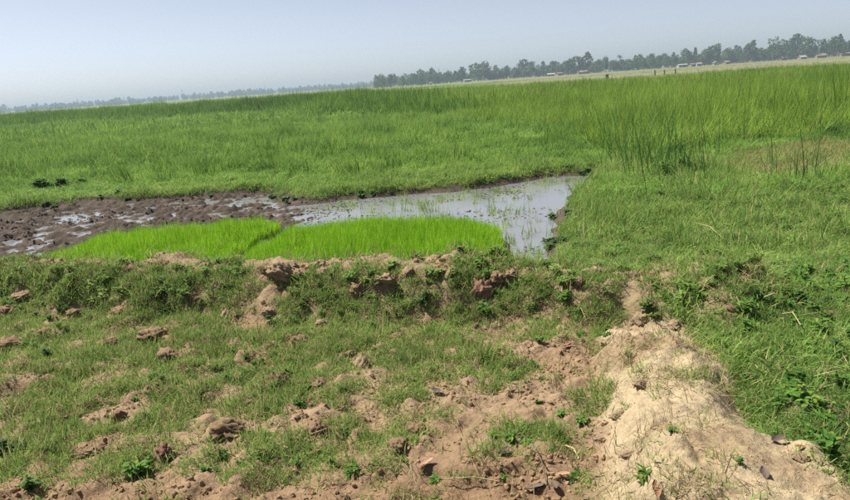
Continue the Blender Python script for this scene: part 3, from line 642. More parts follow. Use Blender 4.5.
# ---------------------------------------------------------------- far trees
def tube(pts, rad, n=6):
    V = []; F = []
    for k, (p, r_) in enumerate(zip(pts, rad)):
        for j in range(n):
            a = 2 * math.pi * j / n; V.append((p[0] + r_ * math.cos(a), p[1] + r_ * math.sin(a), p[2]))
        if k:
            for j in range(n): F.append(((k - 1) * n + j, (k - 1) * n + (j + 1) % n, k * n + (j + 1) % n, k * n + j))
    F.append(tuple(range((len(pts) - 1) * n, len(pts) * n)))
    return V, F
def join(parts):
    V = []; F = []
    for v, f in parts:
        b = len(V); V += list(v); F += [tuple(i + b for i in q) for q in f]
    return V, F
def leaf_cloud(cent, r, per, size):
    V = []; F = []; T = []
    for (cx, cy_, cz, cr) in cent:
        tn = r.uniform(0, .75)
        for k in range(per):
            d = r.normal(size=3); d /= np.linalg.norm(d); q = cr * r.uniform(.35, 1.0) ** .6
            p = np.array([cx, cy_, cz]) + d * q * np.array([1, 1, .8])
            u = r.normal(size=3); u /= np.linalg.norm(u); w = np.cross(u, d + .3 * r.normal(size=3)); w /= np.linalg.norm(w) + 1e-6
            s = size * r.uniform(.6, 1.3); b = len(V)
            V += [tuple(p - u * s * .6), tuple(p + w * s * .33 + d * .05), tuple(p + u * s * .6), tuple(p - w * s * .33)]; F.append((b, b + 1, b + 2, b + 3)); T += [tn + r.uniform(0, .25)] * 4
    return V, F, T
def tree_kind(kind, seed):
    """trunk mesh and crown mesh of a 10 m tree"""
    r = G(seed); limbs = []; cent = []
    bend = r.normal(0, .25, 2); top = {'broad': 6.5, 'tall': 8.6, 'narrow': 9.0, 'conical': 9.3, 'feathery': 8.4, 'palm': 8.6, 'shrub': 5}[kind]
    pts = [(0, 0, -.3), (bend[0] * .4, bend[1] * .4, top * .33), (bend[0], bend[1], top * .66), (bend[0] * 1.3, bend[1] * 1.3, top)]
    limbs.append(tube(pts, [.32, .24, .16, .06]))
    if kind == 'palm':
        V = []; F = []; T = []
        for k in range(16):
            az = k * 2.4 + r.uniform(-.2, .2); el = r.uniform(-.5, 1.1); x = np.array([bend[0] * 1.3, bend[1] * 1.3, top]); L = r.uniform(1.6, 2.3); side = np.array([-math.sin(az), math.cos(az), 0]); b = len(V)
            for j in range(5):
                wd = .32 * (1 - (j / 4) ** 2) + .04; V += [tuple(x - side * wd - np.array([0, 0, .15])), tuple(x), tuple(x + side * wd - np.array([0, 0, .15]))]; T += [r.uniform(0, .8)] * 3
                x = x + np.array([math.cos(az) * math.cos(el), math.sin(az) * math.cos(el), math.sin(el)]) * L / 4; el -= .38
            for j in range(4): q = b + 3 * j; F += [(q, q + 1, q + 4, q + 3), (q + 1, q + 2, q + 5, q + 4)]
        crown = (V, F, T)
    else:
        n = {'broad': 17, 'tall': 15, 'narrow': 12, 'conical': 14, 'feathery': 13, 'shrub': 12}[kind]
        for i in range(n):
            f = (i + .5) / n; az = i * 2.4 + r.uniform(-.5, .5)
            if kind == 'broad': z = 3.0 + 6.2 * f; rr = 3.0 * math.sin(math.pi * (.18 + .72 * f)) * r.uniform(.55, 1.05); cr = r.uniform(1.0, 1.6)
            elif kind == 'tall': z = 3.0 + 6.4 * f; rr = 1.8 * math.sin(math.pi * (.2 + .65 * f)) * r.uniform(.4, 1.15); cr = r.uniform(.7, 1.25)
            elif kind == 'narrow': z = 2.2 + 7.3 * f; rr = .75 * r.uniform(.3, 1.2); cr = r.uniform(.6, 1.0)
            elif kind == 'conical': z = 1.6 + 7.9 * f; rr = 2.0 * (1 - f) * r.uniform(.6, 1.1); cr = .55 + .85 * (1 - f)
            elif kind == 'feathery': z = 4.2 + 5.0 * f; rr = 2.2 * math.sin(math.pi * (.15 + .7 * f)) * r.uniform(.5, 1.3); cr = r.uniform(.5, .95)
            else: z = 1.0 + 6.5 * f; rr = 3.4 * (1 - .6 * f) * r.uniform(.4, 1.1); cr = r.uniform(1.2, 1.9)
            c = (rr * math.cos(az) + bend[0] * f, rr * math.sin(az) + bend[1] * f, z); cent.append((*c, cr))
            if rr > .7 and i % 2 == 0:
                z0 = max(1.2, z - 1.6 - rr * .4); g = z0 / top
                limbs.append(tube([(bend[0] * g, bend[1] * g, z0), ((bend[0] * g + c[0]) / 2, (bend[1] * g + c[1]) / 2, z0 + (z - z0) * .4), c], [.12, .08, .03], 5))
        crown = leaf_cloud(cent, r, {'broad': 34, 'tall': 32, 'narrow': 34, 'conical': 34, 'feathery': 24, 'shrub': 34}[kind], {'feathery': .6}.get(kind, .75))
    V, F = join(limbs)
    mat = M['crown_light'] if seed % 3 == 0 else M['crown']
    return mesh('trunk_' + kind, V, F, M['bark']), mesh('crown_' + kind, crown[0], crown[1], mat, tone=crown[2])
KINDS = {k: [tree_kind(k, 300 + 10 * i + j) for j in range(4 if k != 'palm' else 1)] for i, k in enumerate(('broad', 'tall', 'narrow', 'conical', 'feathery', 'palm', 'shrub'))}
KW = {'broad': 'rounded broad-crowned', 'tall': 'tall open-crowned', 'narrow': 'slim columnar', 'conical': 'pointed cone-shaped', 'feathery': 'thin feathery', 'palm': 'slender', 'shrub': 'low bushy'}
HOR = lambda px: 82.0 - (px - 425) * math.tan(ROLL)          # horizon row of the picture
ORD = lambda n: '%d%s' % (n, 'th' if 10 <= n % 100 <= 20 else {1: 'st', 2: 'nd', 3: 'rd'}.get(n % 10, 'th'))
def far_point(px, dist):
    d = ray(px, HOR(px)); s = dist / math.hypot(d[0], d[1]); return d[0] * s, d[1] * s
right_trees = [(375, 82, 'shrub'), (382, 78, 'broad'), (390, 74.5, 'tall'), (403, 76, 'conical'), (411, 81, 'shrub'), (421, 69.5, 'broad'), (431, 68, 'narrow'), (436, 74, 'tall'), (447, 73, 'broad'), (456, 71, 'tall'), (463, 67, 'tall'), (471, 65, 'narrow'), (478, 63.5, 'broad'), (485, 62, 'broad'),
    (491, 68, 'shrub'), (498, 70, 'broad'), (507, 66, 'tall'), (515, 67.5, 'conical'), (524, 60, 'broad'), (531, 62, 'broad'), (538, 68, 'shrub'), (543, 62, 'narrow'), (549, 66, 'tall'), (556, 62, 'broad'), (562, 65, 'broad'), (568, 61, 'tall'), (574, 58, 'narrow'), (579, 57.5, 'tall'), (583, 57.5, 'narrow'), (588, 53.8, 'tall'), (593, 62, 'shrub'), (598, 61, 'broad'),
    (606, 60, 'narrow'), (613, 61, 'broad'), (620, 56, 'palm'), (628, 60, 'broad'), (637, 60, 'tall'), (644, 59, 'tall'), (651, 55, 'broad'), (660, 57, 'broad'), (668, 58, 'broad'), (674, 54, 'conical'), (684, 51, 'tall'), (688, 52, 'narrow'), (695, 50, 'conical'), (705, 51.5, 'broad'), (710, 49, 'tall'), (717, 47.3, 'tall'), (722, 54, 'shrub'), (728, 50.5, 'broad'), (737, 48.3, 'broad'), (743, 52, 'shrub'), (747, 47, 'tall'), (752, 44.5, 'tall'), (758, 54, 'shrub'), (764, 51, 'broad'),
    (769, 49, 'broad'), (773, 41.8, 'feathery'), (779, 48, 'broad'), (784, 43, 'feathery'), (791, 42.5, 'tall'), (797, 39.7, 'tall'), (801, 41, 'feathery'), (806, 42, 'tall'), (814, 43, 'feathery'), (822, 43.5, 'tall'), (829, 44, 'broad'), (834, 41.5, 'tall'), (838.5, 40.3, 'narrow'), (845, 45, 'broad'), (850, 44, 'tall'), (858, 43, 'broad'), (866, 41, 'tall')]
left_trees = [(-4, 108, 'broad'), (5, 106, 'broad'), (18, 109, 'broad'), (27, 108.3, 'tall'), (38, 104.3, 'narrow'), (46, 105.5, 'broad'), (52, 107, 'tall'), (58, 104.6, 'broad'), (66, 106, 'tall'), (73, 104, 'tall'), (80, 105, 'broad'), (87, 104.5, 'broad'), (93, 103.8, 'tall'), (100, 102, 'broad'), (105, 102.3, 'narrow'), (111, 103, 'broad'), (118, 102, 'broad'), (125, 100.5, 'feathery'), (134, 99.5, 'broad'), (143, 99.2, 'broad'), (150, 98.5, 'tall'), (155, 97, 'broad'), (161, 96.7, 'broad'), (166, 97, 'tall'), (174, 97.5, 'broad'), (184, 96, 'tall'), (193, 96.2, 'broad'), (200, 96, 'tall'), (208, 93.8, 'broad'), (214, 95, 'broad'), (222, 96.5, 'shrub'), (228, 93.5, 'broad'), (239, 90.5, 'broad'), (246, 93.3, 'tall'),
    (255, 90.3, 'tall'), (261, 90.3, 'broad'), (268, 92, 'shrub'), (273, 90.3, 'broad'), (280, 89.8, 'broad'), (290, 90, 'tall'), (297, 87.8, 'broad'), (305, 86.5, 'broad'), (312, 86.5, 'broad'), (319, 88.3, 'tall'), (327, 88.6, 'broad'), (337, 85.3, 'broad'), (345, 86.3, 'tall'), (352, 84.4, 'broad'), (358, 84, 'tall'), (364, 83, 'broad'), (370, 83.2, 'tall')]
def plant_trees(lst, dist, phrase, group, r):
    for i, (px, ty, kd) in enumerate(lst):
        D = dist * r.uniform(.93, 1.08); x, y = far_point(px, D); zb = hz(x, y)
        hgt = zb * 0 + CAM_H + (HOR(px) - ty) / FPX * D / math.cos(math.atan2(x, y)) * 1.0
        s = hgt / 10.0; tr, cr = KINDS[kd][int(r.integers(0, len(KINDS[kd])))]
        name = {'palm': 'palm_tree', 'shrub': 'bush'}.get(kd, 'tree'); ws = s * r.uniform(.9, 1.15)
        e = obj(name, None, loc=(x, y, zb), rot=(0, 0, r.uniform(0, 6.28)), scale=(ws, ws, s))
        tag(e, '%s %s, %s from the left in %s' % (KW[kd], name.replace('_', ' '), ORD(i + 1), phrase), 'bush' if kd == 'shrub' else 'tree', group)
        obj('trunk', tr, e); obj('crown', cr, e)
plant_trees(right_trees, 400, 'the grey-green right-hand tree line', 'trees of the right-hand tree line', G(5))
plant_trees(left_trees, 1000, 'the hazy blue left-hand tree line', 'trees of the far left tree line', G(6))
C_bush = bpy.data.collections.new('understory_bush')
for i, (tr, cr) in enumerate(KINDS['shrub'] + KINDS['broad'][:2]): C_bush.objects.link(bpy.data.objects.new('understory_source_%d' % i, cr))
r = G(8)
def belt(name, pxs, d0, d1, h0, h1, lab, n):
    px = r.uniform(pxs[0], pxs[1], n); D = r.uniform(d0, d1, n); P = np.array([(*far_point(a, b), 0) for a, b in zip(px, D)])
    P[:, 2] = H(P[:, 0], P[:, 1]); scatter(name, P, C_bush, h0 / 10, h1 / 10, lab, 'woodland', tilt=.05)
belt('right_woodland', (374, 1150), 398, 450, 4.5, 8, 'unbroken scrub and woodland behind the right-hand tree line', 900)
belt('left_woodland', (-320, 470), 1000, 1100, 5, 9, 'hazy unbroken woodland behind the left-hand tree line', 1300)

# ---------------------------------------------------------------- far buildings, masts, posts
def box(x0, x1, y0, y1, z0, z1):
    return [(x0, y0, z0), (x1, y0, z0), (x1, y1, z0), (x0, y1, z0), (x0, y0, z1), (x1, y0, z1), (x1, y1, z1), (x0, y1, z1)], [(0, 3, 2, 1), (4, 5, 6, 7), (0, 1, 5, 4), (1, 2, 6, 5), (2, 3, 7, 6), (3, 0, 4, 7)]
def hut(px, dist, w, d, h, rise, wall, roof, label, rz=0.0, name='hut', cat='hut'):
    dist = 250 + dist * .38; x, y = far_point(px, dist); e = obj(name, None, loc=(x, y, hz(x, y)), rot=(0, 0, rz), scale=(.72, .72, .55)); tag(e, label, cat, 'far buildings')
    V, F = box(-w / 2, w / 2, -d / 2, d / 2, -.2, h)
    V += [(-w / 2, 0, h + rise * .94), (w / 2, 0, h + rise * .94)]; F += [(4, 7, 8), (5, 9, 6)]                  # gables
    obj('wall', mesh('wall', V, F, M[wall]), e)
    o = .35; t = .14; RV = []; RF = []
    for s in (-1, 1):
        k = len(RV); ey = s * (d / 2 + o); ez = h - rise * o / (d / 2)
        RV += [(-w / 2 - o, 0, h + rise), (w / 2 + o, 0, h + rise), (w / 2 + o, ey, ez), (-w / 2 - o, ey, ez)]
        RV += [(a, b, c + t) for a, b, c in RV[k:k + 4]]
        RF += [tuple(q + k for q in f) for f in ((0, 1, 2, 3), (7, 6, 5, 4), (0, 4, 5, 1), (1, 5, 6, 2), (2, 6, 7, 3), (3, 7, 4, 0))]
    obj('roof', mesh('roof', RV, RF, M[roof]), e)
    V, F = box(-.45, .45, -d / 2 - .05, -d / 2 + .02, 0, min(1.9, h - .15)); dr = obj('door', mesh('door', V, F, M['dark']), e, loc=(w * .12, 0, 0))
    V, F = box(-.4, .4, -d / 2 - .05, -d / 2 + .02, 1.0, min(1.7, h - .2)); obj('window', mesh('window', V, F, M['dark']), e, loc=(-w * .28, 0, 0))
hut(467, 330, 5.0, 4, 2.1, .5, 'wall_pale', 'roof_tin', 'long low white shed below the tallest middle trees', .1, 'shed', 'shed')
hut(430.5, 350, 1.6, 1.6, 2.0, .3, 'wall_pale', 'roof_tin', 'tiny white hut at the foot of a slim tree, left of the pylon', .2)
hut(551, 375, 5.5, 4, 1.9, .9, 'wall_mud', 'roof_tin', 'grey-roofed hut in the middle of the tree line', -.2)
hut(559, 365, 4.0, 4, 2.2, .9, 'wall_mud', 'roof_tile', 'brown hut beside the grey-roofed hut', .3)
hut(580, 372, 3.6, 3.5, 2.0, 1.1, 'wall_mud', 'roof_thatch', 'small tan thatched hut below a group of slim trees', .2)
hut(586, 366, 3.6, 3.5, 2.2, 1.2, 'wall_mud', 'roof_tile', 'reddish-brown hut below the tallest slim tree', -.3)
hut(682, 330, 6.2, 4, 2.3, .6, 'wall_pale', 'roof_tin', 'long white-roofed shed near the pointed cone-shaped tree', .05, 'shed', 'shed')
hut(692, 340, 3.2, 4, 2.1, .9, 'wall_mud', 'roof_tile', 'reddish mud hut just right of the long white-roofed shed', .25)
hut(699, 345, 3.2, 4, 2.2, .9, 'wall_pale', 'roof_thatch', 'pale thatched hut between two mud huts at the tree line', -.2)
hut(716, 320, 3.2, 3.4, 2.2, 1.1, 'wall_pale', 'roof_tin', 'little white gabled hut standing forward on the tan field', 1.35)
hut(726, 345, 3.4, 4, 2.1, .8, 'wall_mud', 'roof_thatch', 'grey mud hut behind the little white gabled hut', .3)
hut(783, 355, 3.8, 4, 1.9, .9, 'wall_mud', 'roof_thatch', 'dull brown hut under the feathery trees', .2)
hut(802, 330, 4.2, 4, 1.8, 1.2, 'wall_mud', 'roof_tin', 'hut with a pale pointed roof under the tallest trees at right', .15)
hut(820, 300, 4.6, 3.5, 1.9, .9, 'wall_mud', 'roof_tile', 'brown hut with open front standing on the tan field at right', -.1)
hut(823, 312, 3.4, 3, 2.5, .8, 'wall_pale', 'roof_thatch', 'cream hut with straw roof directly behind the brown open-fronted hut', .3)
hut(846, 330, 9.0, 4.5, 1.9, .9, 'wall_mud', 'roof_thatch', 'long tan-roofed building at the right edge of the picture', .05, 'farm_building', 'building')

def mast(px, dist, top_y, label, lattice=True, name='lattice_mast'):
    x, y = far_point(px, dist); h = CAM_H + (HOR(px) - top_y) / FPX * dist; e = obj(name, None, loc=(x, y, hz(x, y))); tag(e, label, 'mast' if lattice else 'pole')
    if lattice:
        w = h * .055
        for sx in (-1, 1):
            for sy in (-1, 1): V, F = tube([(sx * w, sy * w, -.2), (sx * w * .12, sy * w * .12, h)], [.12, .07], 5); obj('leg', mesh('leg', V, F, M['steel']), e)
        for k in range(6):
            q = w * (1 - .88 * k / 6); z = h * k / 6; V, F = join([box(-q, q, -q - .05, -q + .05, z, z + .12), box(-q, q, q - .05, q + .05, z, z + .12), box(-q - .05, -q + .05, -q, q, z + .13, z + .25), box(q - .05, q + .05, -q, q, z + .13, z + .25)])
            obj('brace', mesh('brace', V, F, M['steel']), e)
        V, F = box(-w * .9, w * .9, -.1, .1, h * .86, h * .86 + .2); obj('cross_arm', mesh('cross_arm', V, F, M['steel']), e)
    else:
        V, F = tube([(0, 0, -.2), (0, 0, h * .6), (0, 0, h)], [.3, .24, .18], 6); obj('pole', mesh('pole', V, F, M['steel']), e)
        V, F = tube([(0, 0, h * .86), (0, 0, h * .93), (0, 0, h * .99)], [.5, .95, .5], 8); obj('antenna_head', mesh('antenna_head', V, F, M['steel']), e)
mast(439.5, 460, 69, 'pale lattice pylon rising above the trees left of centre')
mast(78.5, 1000, 100, 'thin pole with a dark head above the hazy left tree line', False, 'antenna_pole')
mast(183, 1000, 90.7, 'tall thin pole sticking out of the hazy middle-left trees', False, 'antenna_pole')
mast(265.5, 1000, 86.5, 'thin lattice mast above the hazy trees left of the dark reeds')
mast(124.5, 1000, 97.5, 'short faint lattice mast among hazy trees, second from the left')
for px, D, h, lab in [(607, 115, 1.2, 'thick dark stump post standing alone at the field edge'), (655, 125, 1.25, 'leftmost of three dark posts at the edge of the tan field'), (664.5, 126, 1.15, 'middle one of three dark posts at the edge of the tan field'), (675.5, 124, 1.25, 'rightmost of three dark posts at the edge of the tan field')]:
    x, y = far_point(px, D); e = obj('wooden_post', None, loc=(x, y, hz(x, y))); tag(e, lab, 'post', 'posts at the field edge')
    w = .3 if px == 607 else .14; h *= .66
    V, F = tube([(0, 0, -.2), (.03, .02, h * .5), (.0, .05, h)], [w, w * .9, w * .8], 7); obj('shaft', mesh('shaft', V, F, M['wood']), e)
    V, F = tube([(0, .05, h), (0.03, .05, h + .08), (.02, .05, h + .13)], [w * 1.3, w * 1.15, w * .4], 7); obj('cap', mesh('cap', V, F, M['wood']), e)

# ---------------------------------------------------------------- reeds by the pond and in the tall grass
def reed_mesh(i, nb, rd):
    V, F, T = blades(nb, rd, .5, 1.45, .015, .2, .55, 5, G(400 + i), .25); return mesh('reed_blades', V, F, M['reed'], tone=T)
RM = [reed_mesh(0, 44, .55), reed_mesh(1, 32, .45), reed_mesh(2, 56, .75), reed_mesh(3, 9, .16), reed_mesh(4, 6, .12)]
for px, py, hpx, k, lab in [(612, 150, 52, 1, 'dark reed clump at the left end of the big reed stand'), (628, 160, 62, 0, 'dark reed clump second from the left of the big reed stand'), (640, 168, 72, 2, 'broadest dark reed clump in the middle of the reed stand'), (655, 166, 82, 0, 'tallest dark reed clump of the reed stand, tips reaching the field top'), (668, 178, 76, 2, 'full dark reed clump right of the tallest one'),
    (684, 172, 66, 0, 'dark reed clump at the right of the reed stand, before a bush'), (700, 158, 60, 1, 'thinner dark reed clump right of the big stand'), (712, 190, 70, 3, 'few tall reed blades right of the dark low bush'), (645, 205, 62, 3, 'sparse reed blades nearest the pond corner'), (738, 148, 46, 1, 'small dark reed clump at the left end of the straw patch'),
    (768, 170, 62, 3, 'sparse reed blades standing at the left of the straw patch'), (792, 180, 66, 1, 'upright reed clump in front of the straw patch'), (812, 178, 44, 4, 'few short reed blades right of the upright reed clump'), (825, 185, 58, 3, 'leaning sparse reeds before the straw patch, rightmost'), (706, 218, 40, 4, 'few thin reed blades low in the meadow right of pond'),
    (808, 138, 42, 1, 'dark reed clump on the bank behind the straw patch'), (830, 122, 46, 0, 'dark reed clump high on the bank at the right edge'), (560, 118, 30, 1, 'small distant reed clump left of the big reed stand'), (590, 128, 36, 0, 'distant dark reed clump at the corner of the tall grass'), (540, 200, 18, 4, 'few short reed shoots in the open water at the pond corner')]:
    p = hit(px, py); dist = math.hypot(p.x, p.y); h = hpx * dist / FPX / 1.3
    tag(obj('reed_clump', RM[k], loc=(p.x, p.y, p.z - .02), rot=(0, 0, random.uniform(0, 6.28)), scale=(min(h, 1.1), min(h, 1.1), h)), lab, 'reeds', 'reed clumps')

# low dark bushes and leafy plants ---------------------------------
def plant_mesh(i, ns, h, L, W, mat, spread=.9, pairs=4):
    V, F, T = herb(ns, h, L, W, G(500 + i), spread, pairs); return mesh('leaves', V, F, M[mat], tone=T)
PM = {'dark_bush': plant_mesh(0, 44, .40, .085, .035, 'herb', 1.1, 6), 'broad': plant_mesh(1, 11, .11, .06, .034, 'herb', 1.1, 3), 'rosette': plant_mesh(2, 10, .05, .075, .02, 'herb', 1.35, 2), 'small': plant_mesh(3, 5, .08, .05, .026, 'herb', .9, 3), 'darkherb': plant_mesh(4, 9, .12, .06, .034, 'herb_dark', 1.1, 4), 'patch': plant_mesh(5, 70, .26, .10, .07, 'herb', 1.4, 4), 'pale': plant_mesh(6, 3, .16, .13, .04, 'bund', .5, 2)}
for px, py, s, k, nm, lab in [(683, 172, .9, 'dark_bush', 'bush', 'dark green rounded bush at the foot of the reed stand'), (664, 178, .8, 'dark_bush', 'bush', 'dark low bush left of the rounded bush, under the reeds'), (830, 138, .9, 'dark_bush', 'bush', 'dark bush on the bank behind the straw patch'), (737, 284, .13, 'dark_bush', 'bush', 'small dark-green bush in the meadow right of the bund end'),
    (42, 190, 1.5, 'patch', 'leafy_weed', 'broad dark patch of leafy water weed on the left meadow'), (62, 187, 1.3, 'patch', 'leafy_weed', 'dark leafy weed patch right of the broad patch on left meadow'), (82, 184, .9, 'patch', 'leafy_weed', 'smallest dark leafy patch on the left meadow, farthest right'), (600, 196, .55, 'patch', 'leafy_weed', 'dark leafy clump on the muddy right pond corner'), (590, 212, .4, 'patch', 'leafy_weed', 'dark leafy clump on the right pond shore'),
    (272, 326, 1.1, 'darkherb', 'leafy_weed', 'dark leafy weed just below the flat pale clods'), (48, 356, .9, 'darkherb', 'leafy_weed', 'dark leafy weed in the turf near the left edge'), (60, 398, 1.0, 'small', 'leafy_weed', 'yellow-green leafy seedling near the left edge of the plot'), (800, 402, 1.5, 'broad', 'leafy_weed', 'broad-leaved weed in the grass right of the sandy ridge'), (815, 412, 1.2, 'broad', 'leafy_weed', 'broad-leaved weed nearest the right edge below the ridge'), (787, 396, 1.0, 'broad', 'leafy_weed', 'smaller broad-leaved weed touching the right foot of the ridge'),
    (688, 290, 1.2, 'broad', 'leafy_weed', 'broad-leaved weed at the right end of the bund'), (698, 300, .9, 'broad', 'leafy_weed', 'small broad-leaved weed below the right end of the bund'), (758, 303, 1.2, 'darkherb', 'leafy_weed', 'leftmost of three dark weeds in the right meadow'), (800, 303, 1.1, 'darkherb', 'leafy_weed', 'middle one of three dark weeds in the right meadow'), (824, 306, 1.0, 'darkherb', 'leafy_weed', 'rightmost of three dark weeds in the right meadow'),
    (832, 354, 1.2, 'darkherb', 'leafy_weed', 'dark weed in the meadow near the right edge'), (566, 302, 1.3, 'broad', 'leafy_weed', 'light green broad-leaved weed on the front of the bund'), (532, 312, 1.0, 'broad', 'leafy_weed', 'pale round-leaved weed at the foot of the bund'), (424, 303, 1.2, 'darkherb', 'leafy_weed', 'dark weed on the bund front below the rice bed'), (395, 298, 1.3, 'rosette', 'leafy_weed', 'arching grassy-leaved weed on the bund front at centre'), (607, 298, .55, 'pale', 'leafy_weed', 'upright weed with grey-green leaves where bund meets ridge'),
    (495, 437, 1.0, 'rosette', 'leafy_weed', 'left plant of a green patch on bare soil at centre'), (512, 441, 1.1, 'small', 'leafy_weed', 'middle plant of a green patch on bare soil at centre'), (528, 446, .9, 'rosette', 'leafy_weed', 'right plant of a green patch on bare soil at centre'), (561, 416, .9, 'small', 'leafy_weed', 'upright green seedling on bare soil left of the ridge'), (580, 424, 1.1, 'small', 'leafy_weed', 'bushy green seedling at the left foot of the ridge'), (575, 478, .9, 'rosette', 'leafy_weed', 'flat green rosette near the bottom edge by the ridge'),
    (434, 482, .9, 'rosette', 'leafy_weed', 'flat green rosette near the bottom edge left of centre'), (503, 480, .6, 'small', 'leafy_weed', 'tiny green seedling near the bottom edge at centre'), (352, 472, 1.0, 'rosette', 'leafy_weed', 'grey-green spiky rosette on bare soil near the bottom'), (138, 476, 1.2, 'broad', 'leafy_weed', 'leafy green weed near the bottom left'), (150, 464, 1.0, 'small', 'leafy_weed', 'second leafy weed behind the bottom-left one'), (8, 455, 1.2, 'darkherb', 'leafy_weed', 'dark leafy weed at the lower left edge'), (30, 488, 1.0, 'broad', 'leafy_weed', 'leafy weed in the bottom left corner'), (672, 432, .7, 'small', 'leafy_weed', 'tiny seedling alone on the bare sandy ridge'), (645, 476, 1.0, 'rosette', 'leafy_weed', 'green tuft on the lower left slope of the sandy ridge')]:
    s *= .55 if k in ('broad', 'rosette', 'small', 'darkherb') else (.62 if k == 'patch' else .85)
    p = hit(px, py); e = obj(nm, PM[k], loc=(p.x, p.y, p.z - .005), rot=(0, 0, random.uniform(0, 6.28)), scale=(s, s, s * random.uniform(.85, 1.1)))
    tag(e, lab, 'bush' if nm == 'bush' else 'weed', 'low bushes' if nm == 'bush' else 'broad-leaved weeds')

# ---------------------------------------------------------------- clods of earth
CL = {'b': [lump_mesh('clod', M['clod'], 220 + i, 4, .6, .8) for i in range(5)], 'p': [lump_mesh('clod', M['clod_pale'], 230 + i, 4, .5, .75) for i in range(5)], 'r': [lump_mesh('clod', M['clod_red'], 240 + i, 4, .6, .85) for i in range(3)]}
for (px, py, w, h, k, lab), (p, ws, hs) in zip(CLODS, CLOD_AT):
    me = CL[k][random.randrange(len(CL[k]))]
    tag(obj('clod', me, loc=(p.x, p.y, p.z + hs * .06), rot=(random.uniform(-.2, .2), random.uniform(-.2, .2), random.uniform(0, 6.28)), scale=(ws, ws * random.uniform(.8, 1.0), hs)), lab, 'clod', 'clods of dry earth')

# ---------------------------------------------------------------- fallen leaves, stalks and twigs
def dead_leaf(i, mat):
    """a curled dry leaf with some thickness"""
    r = G(600 + i); n, mW = 9, 5; V = []; F = []
    for k in range(n + 1):
        f = k / n; w = .5 * math.sin(math.pi * (.03 + .95 * f)) ** .75 * .55
        for j in range(mW):
            s = (j / (mW - 1) - .5) * 2; curl = .5 + .3 * r.uniform()
            V.append((f - .5, s * w * (1 - .25 * abs(s)), .30 * abs(s) ** 1.6 * w * 2 * curl + .28 * (f - .45) ** 2 + r.normal(0, .012)))
    for k in range(n):
        for j in range(mW - 1): b = k * mW + j; F.append((b, b + 1, b + mW + 1, b + mW))
    me = mesh('leaf_blade', V, F, M[mat], smooth=True); return me
LM = {'b': [dead_leaf(i, 'deadleaf') for i in range(3)], 'p': [dead_leaf(4 + i, 'deadleaf_pale') for i in range(2)], 'd': [dead_leaf(7 + i, 'deadleaf_dark') for i in range(3)]}
def stem_for(): V, F = tube([(-.5, 0, .05), (-.62, .01, .06), (-.78, .05, .05)], [.014, .012, .01], 5); return mesh('stalk', V, F, M['twig'])
STEM = stem_for()
for px, py, w, k, lab in [(499, 355, 20, 'b', 'curled reddish-brown leaf on bare soil near plot centre'), (568, 347, 18, 'b', 'folded brown leaf on bare soil, right of the curled one'), (535, 320, 14, 'b', 'brown fallen leaf at the bund foot, left of a pair'), (556, 320, 12, 'p', 'light brown fallen leaf at the bund foot, right of a pair'), (427, 466, 20, 'p', 'orange-brown fallen leaf on bare soil near the bottom'), (504, 454, 18, 'd', 'dark grey curled leaf on bare soil near the bottom centre'), (437, 393, 14, 'd', 'small dark curled leaf in the turf near plot centre'), (530, 428, 16, 'd', 'thin dark leaf beside the green plants on bare soil'), (563, 477, 15, 'p', 'orange fallen leaf at the ridge foot near the bottom'), (555, 488, 18, 'd', 'black crumpled leaf at the bottom edge near ridge foot'), (535, 491, 22, 'd', 'broad grey-black leaf at the bottom edge, left of the crumpled one'), (595, 415, 12, 'p', 'pinkish leaf among seedlings at the left ridge foot'),
    (778, 442, 20, 'd', 'dark curled leaf on the right side of the sandy ridge'), (764, 477, 20, 'd', 'dark flat leaf low on the sandy ridge'), (842, 420, 16, 'd', 'dark grey leaf in the grass at the right edge'), (656, 494, 22, 'b', 'reddish-brown leaf at the bottom edge on the ridge'), (800, 450, 10, 'b', 'small brown leaf right of the dark curled leaf on ridge'), (316, 455, 16, 'b', 'brown curled leaf in a hollow in the lower centre'), (548, 282, 9, 'd', 'small dark leaf in the bund weeds')]:
    p = hit(px, py); dist = (p - Vector((0, 0, CAM_H))).length; s = w * dist / FPX * .9
    e = obj('fallen_leaf', None, loc=(p.x, p.y, p.z + .012), rot=(random.uniform(-.3, .3), random.uniform(-.25, .25), random.uniform(0, 6.28)), scale=(s, s, s)); tag(e, lab, 'leaf', 'fallen leaves')
    obj('leaf_blade', LM[k][random.randrange(len(LM[k]))], e); obj('leaf_stalk', STEM, e)
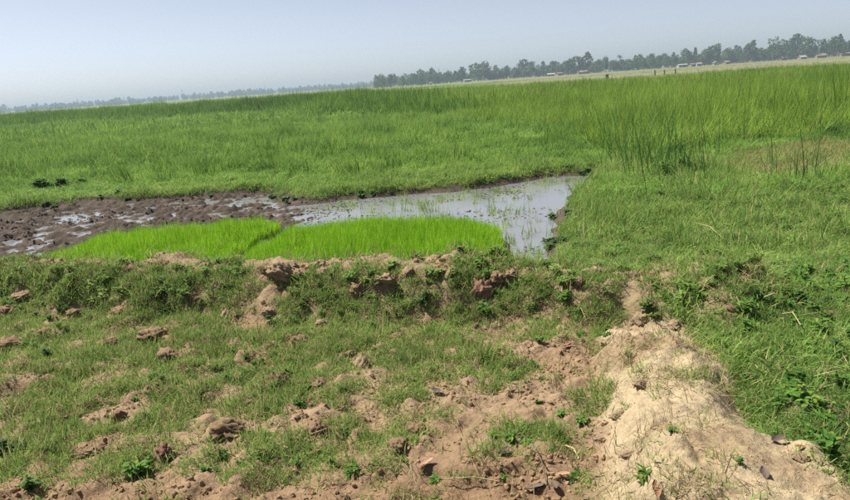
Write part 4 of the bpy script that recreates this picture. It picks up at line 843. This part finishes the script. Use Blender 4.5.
for (x0, y0), (x1, y1), rad, mat, nm, cat, lab in [((533, 448), (547, 489), .0045, 'twig', 'twig', 'twig', 'long dark forked twig on bare soil near the bottom'), ((445, 483), (500, 485), .003, 'stalk', 'straw_stalk', 'straw', 'pale straw stalk lying flat near the bottom edge'), ((478, 447), (482, 456), .003, 'stalk', 'straw_stalk', 'straw', 'short pale straw left of the dark grey leaf'), ((566, 449), (579, 462), .005, 'stalk', 'straw_stalk', 'straw', 'pale stick at the left foot of the ridge'), ((695, 229), (724, 246), .0035, 'stalk', 'straw_stalk', 'straw', 'long pale stalk lying in the right meadow grass'), ((763, 308), (782, 313), .005, 'stalk', 'straw_stalk', 'straw', 'pale stick in the grass right of the bund end'), ((782, 324), (800, 336), .004, 'stalk', 'straw_stalk', 'straw', 'thin pale stalk in the right meadow above the flat clod'), ((822, 370), (843, 366), .006, 'twig', 'twig', 'twig', 'brown twig in the grass at the right edge'), ((658, 325), (676, 345), .004, 'twig', 'twig', 'twig', 'thin dark twig sticking up on the ridge top'), ((255, 408), (262, 400), .003, 'stalk', 'straw_stalk', 'straw', 'short pale straw beside the dark clod in the lower left')]:
    a = hit(x0, y0); b = hit(x1, y1); up = Vector((0, 0, .015 + (.05 if nm == 'straw_stalk' and a.x > 1.5 else 0))); mid_ = (a + b) / 2 + up * 1.6 + Vector((.01, .01, 0))
    seg = [a + up - a, mid_ - a, b + up - a]; V = []; F = []
    d = (b - a).normalized(); s1 = d.cross(Vector((0, 0, 1))).normalized(); s2 = s1.cross(d)
    def rod(pts, r0, r1, V, F):
        o0 = len(V)
        for k, q in enumerate(pts):
            rr = r0 + (r1 - r0) * k / (len(pts) - 1)
            for j in range(6): V.append(tuple(q + s1 * rr * math.cos(j * 1.0472) + s2 * rr * math.sin(j * 1.0472)))
            if k:
                for j in range(6): F.append((o0 + (k - 1) * 6 + j, o0 + (k - 1) * 6 + (j + 1) % 6, o0 + k * 6 + (j + 1) % 6, o0 + k * 6 + j))
    rod(seg, rad, rad * .6, V, F)
    if nm == 'twig':
        q = seg[1]; rod([q, q + d * .05 + s1 * .04 + Vector((0, 0, .015))], rad * .7, rad * .3, V, F); rod([seg[0].lerp(q, .5), seg[0].lerp(q, .5) + d * .03 - s1 * .035], rad * .7, rad * .3, V, F)
    tag(obj(nm, mesh(nm, V, F, M[mat]), loc=a), lab, cat, 'stalks and twigs')

# ---------------------------------------------------------------- haze
V, F = box(-2600, 2600, -2600, 2600, -1.5, 15.5)
t = NT('haze'); pv = t.n('ShaderNodeVolumePrincipled', {'Color': (.42, .53, .62, 1), 'Density': .00085, 'Anisotropy': .1})
t.t.links.new(pv.outputs[0], t.out.inputs['Volume'])
tag(obj('haze', mesh('haze', V, F, t.m)), 'pale blue heat haze over the plain', 'haze', kind='stuff')
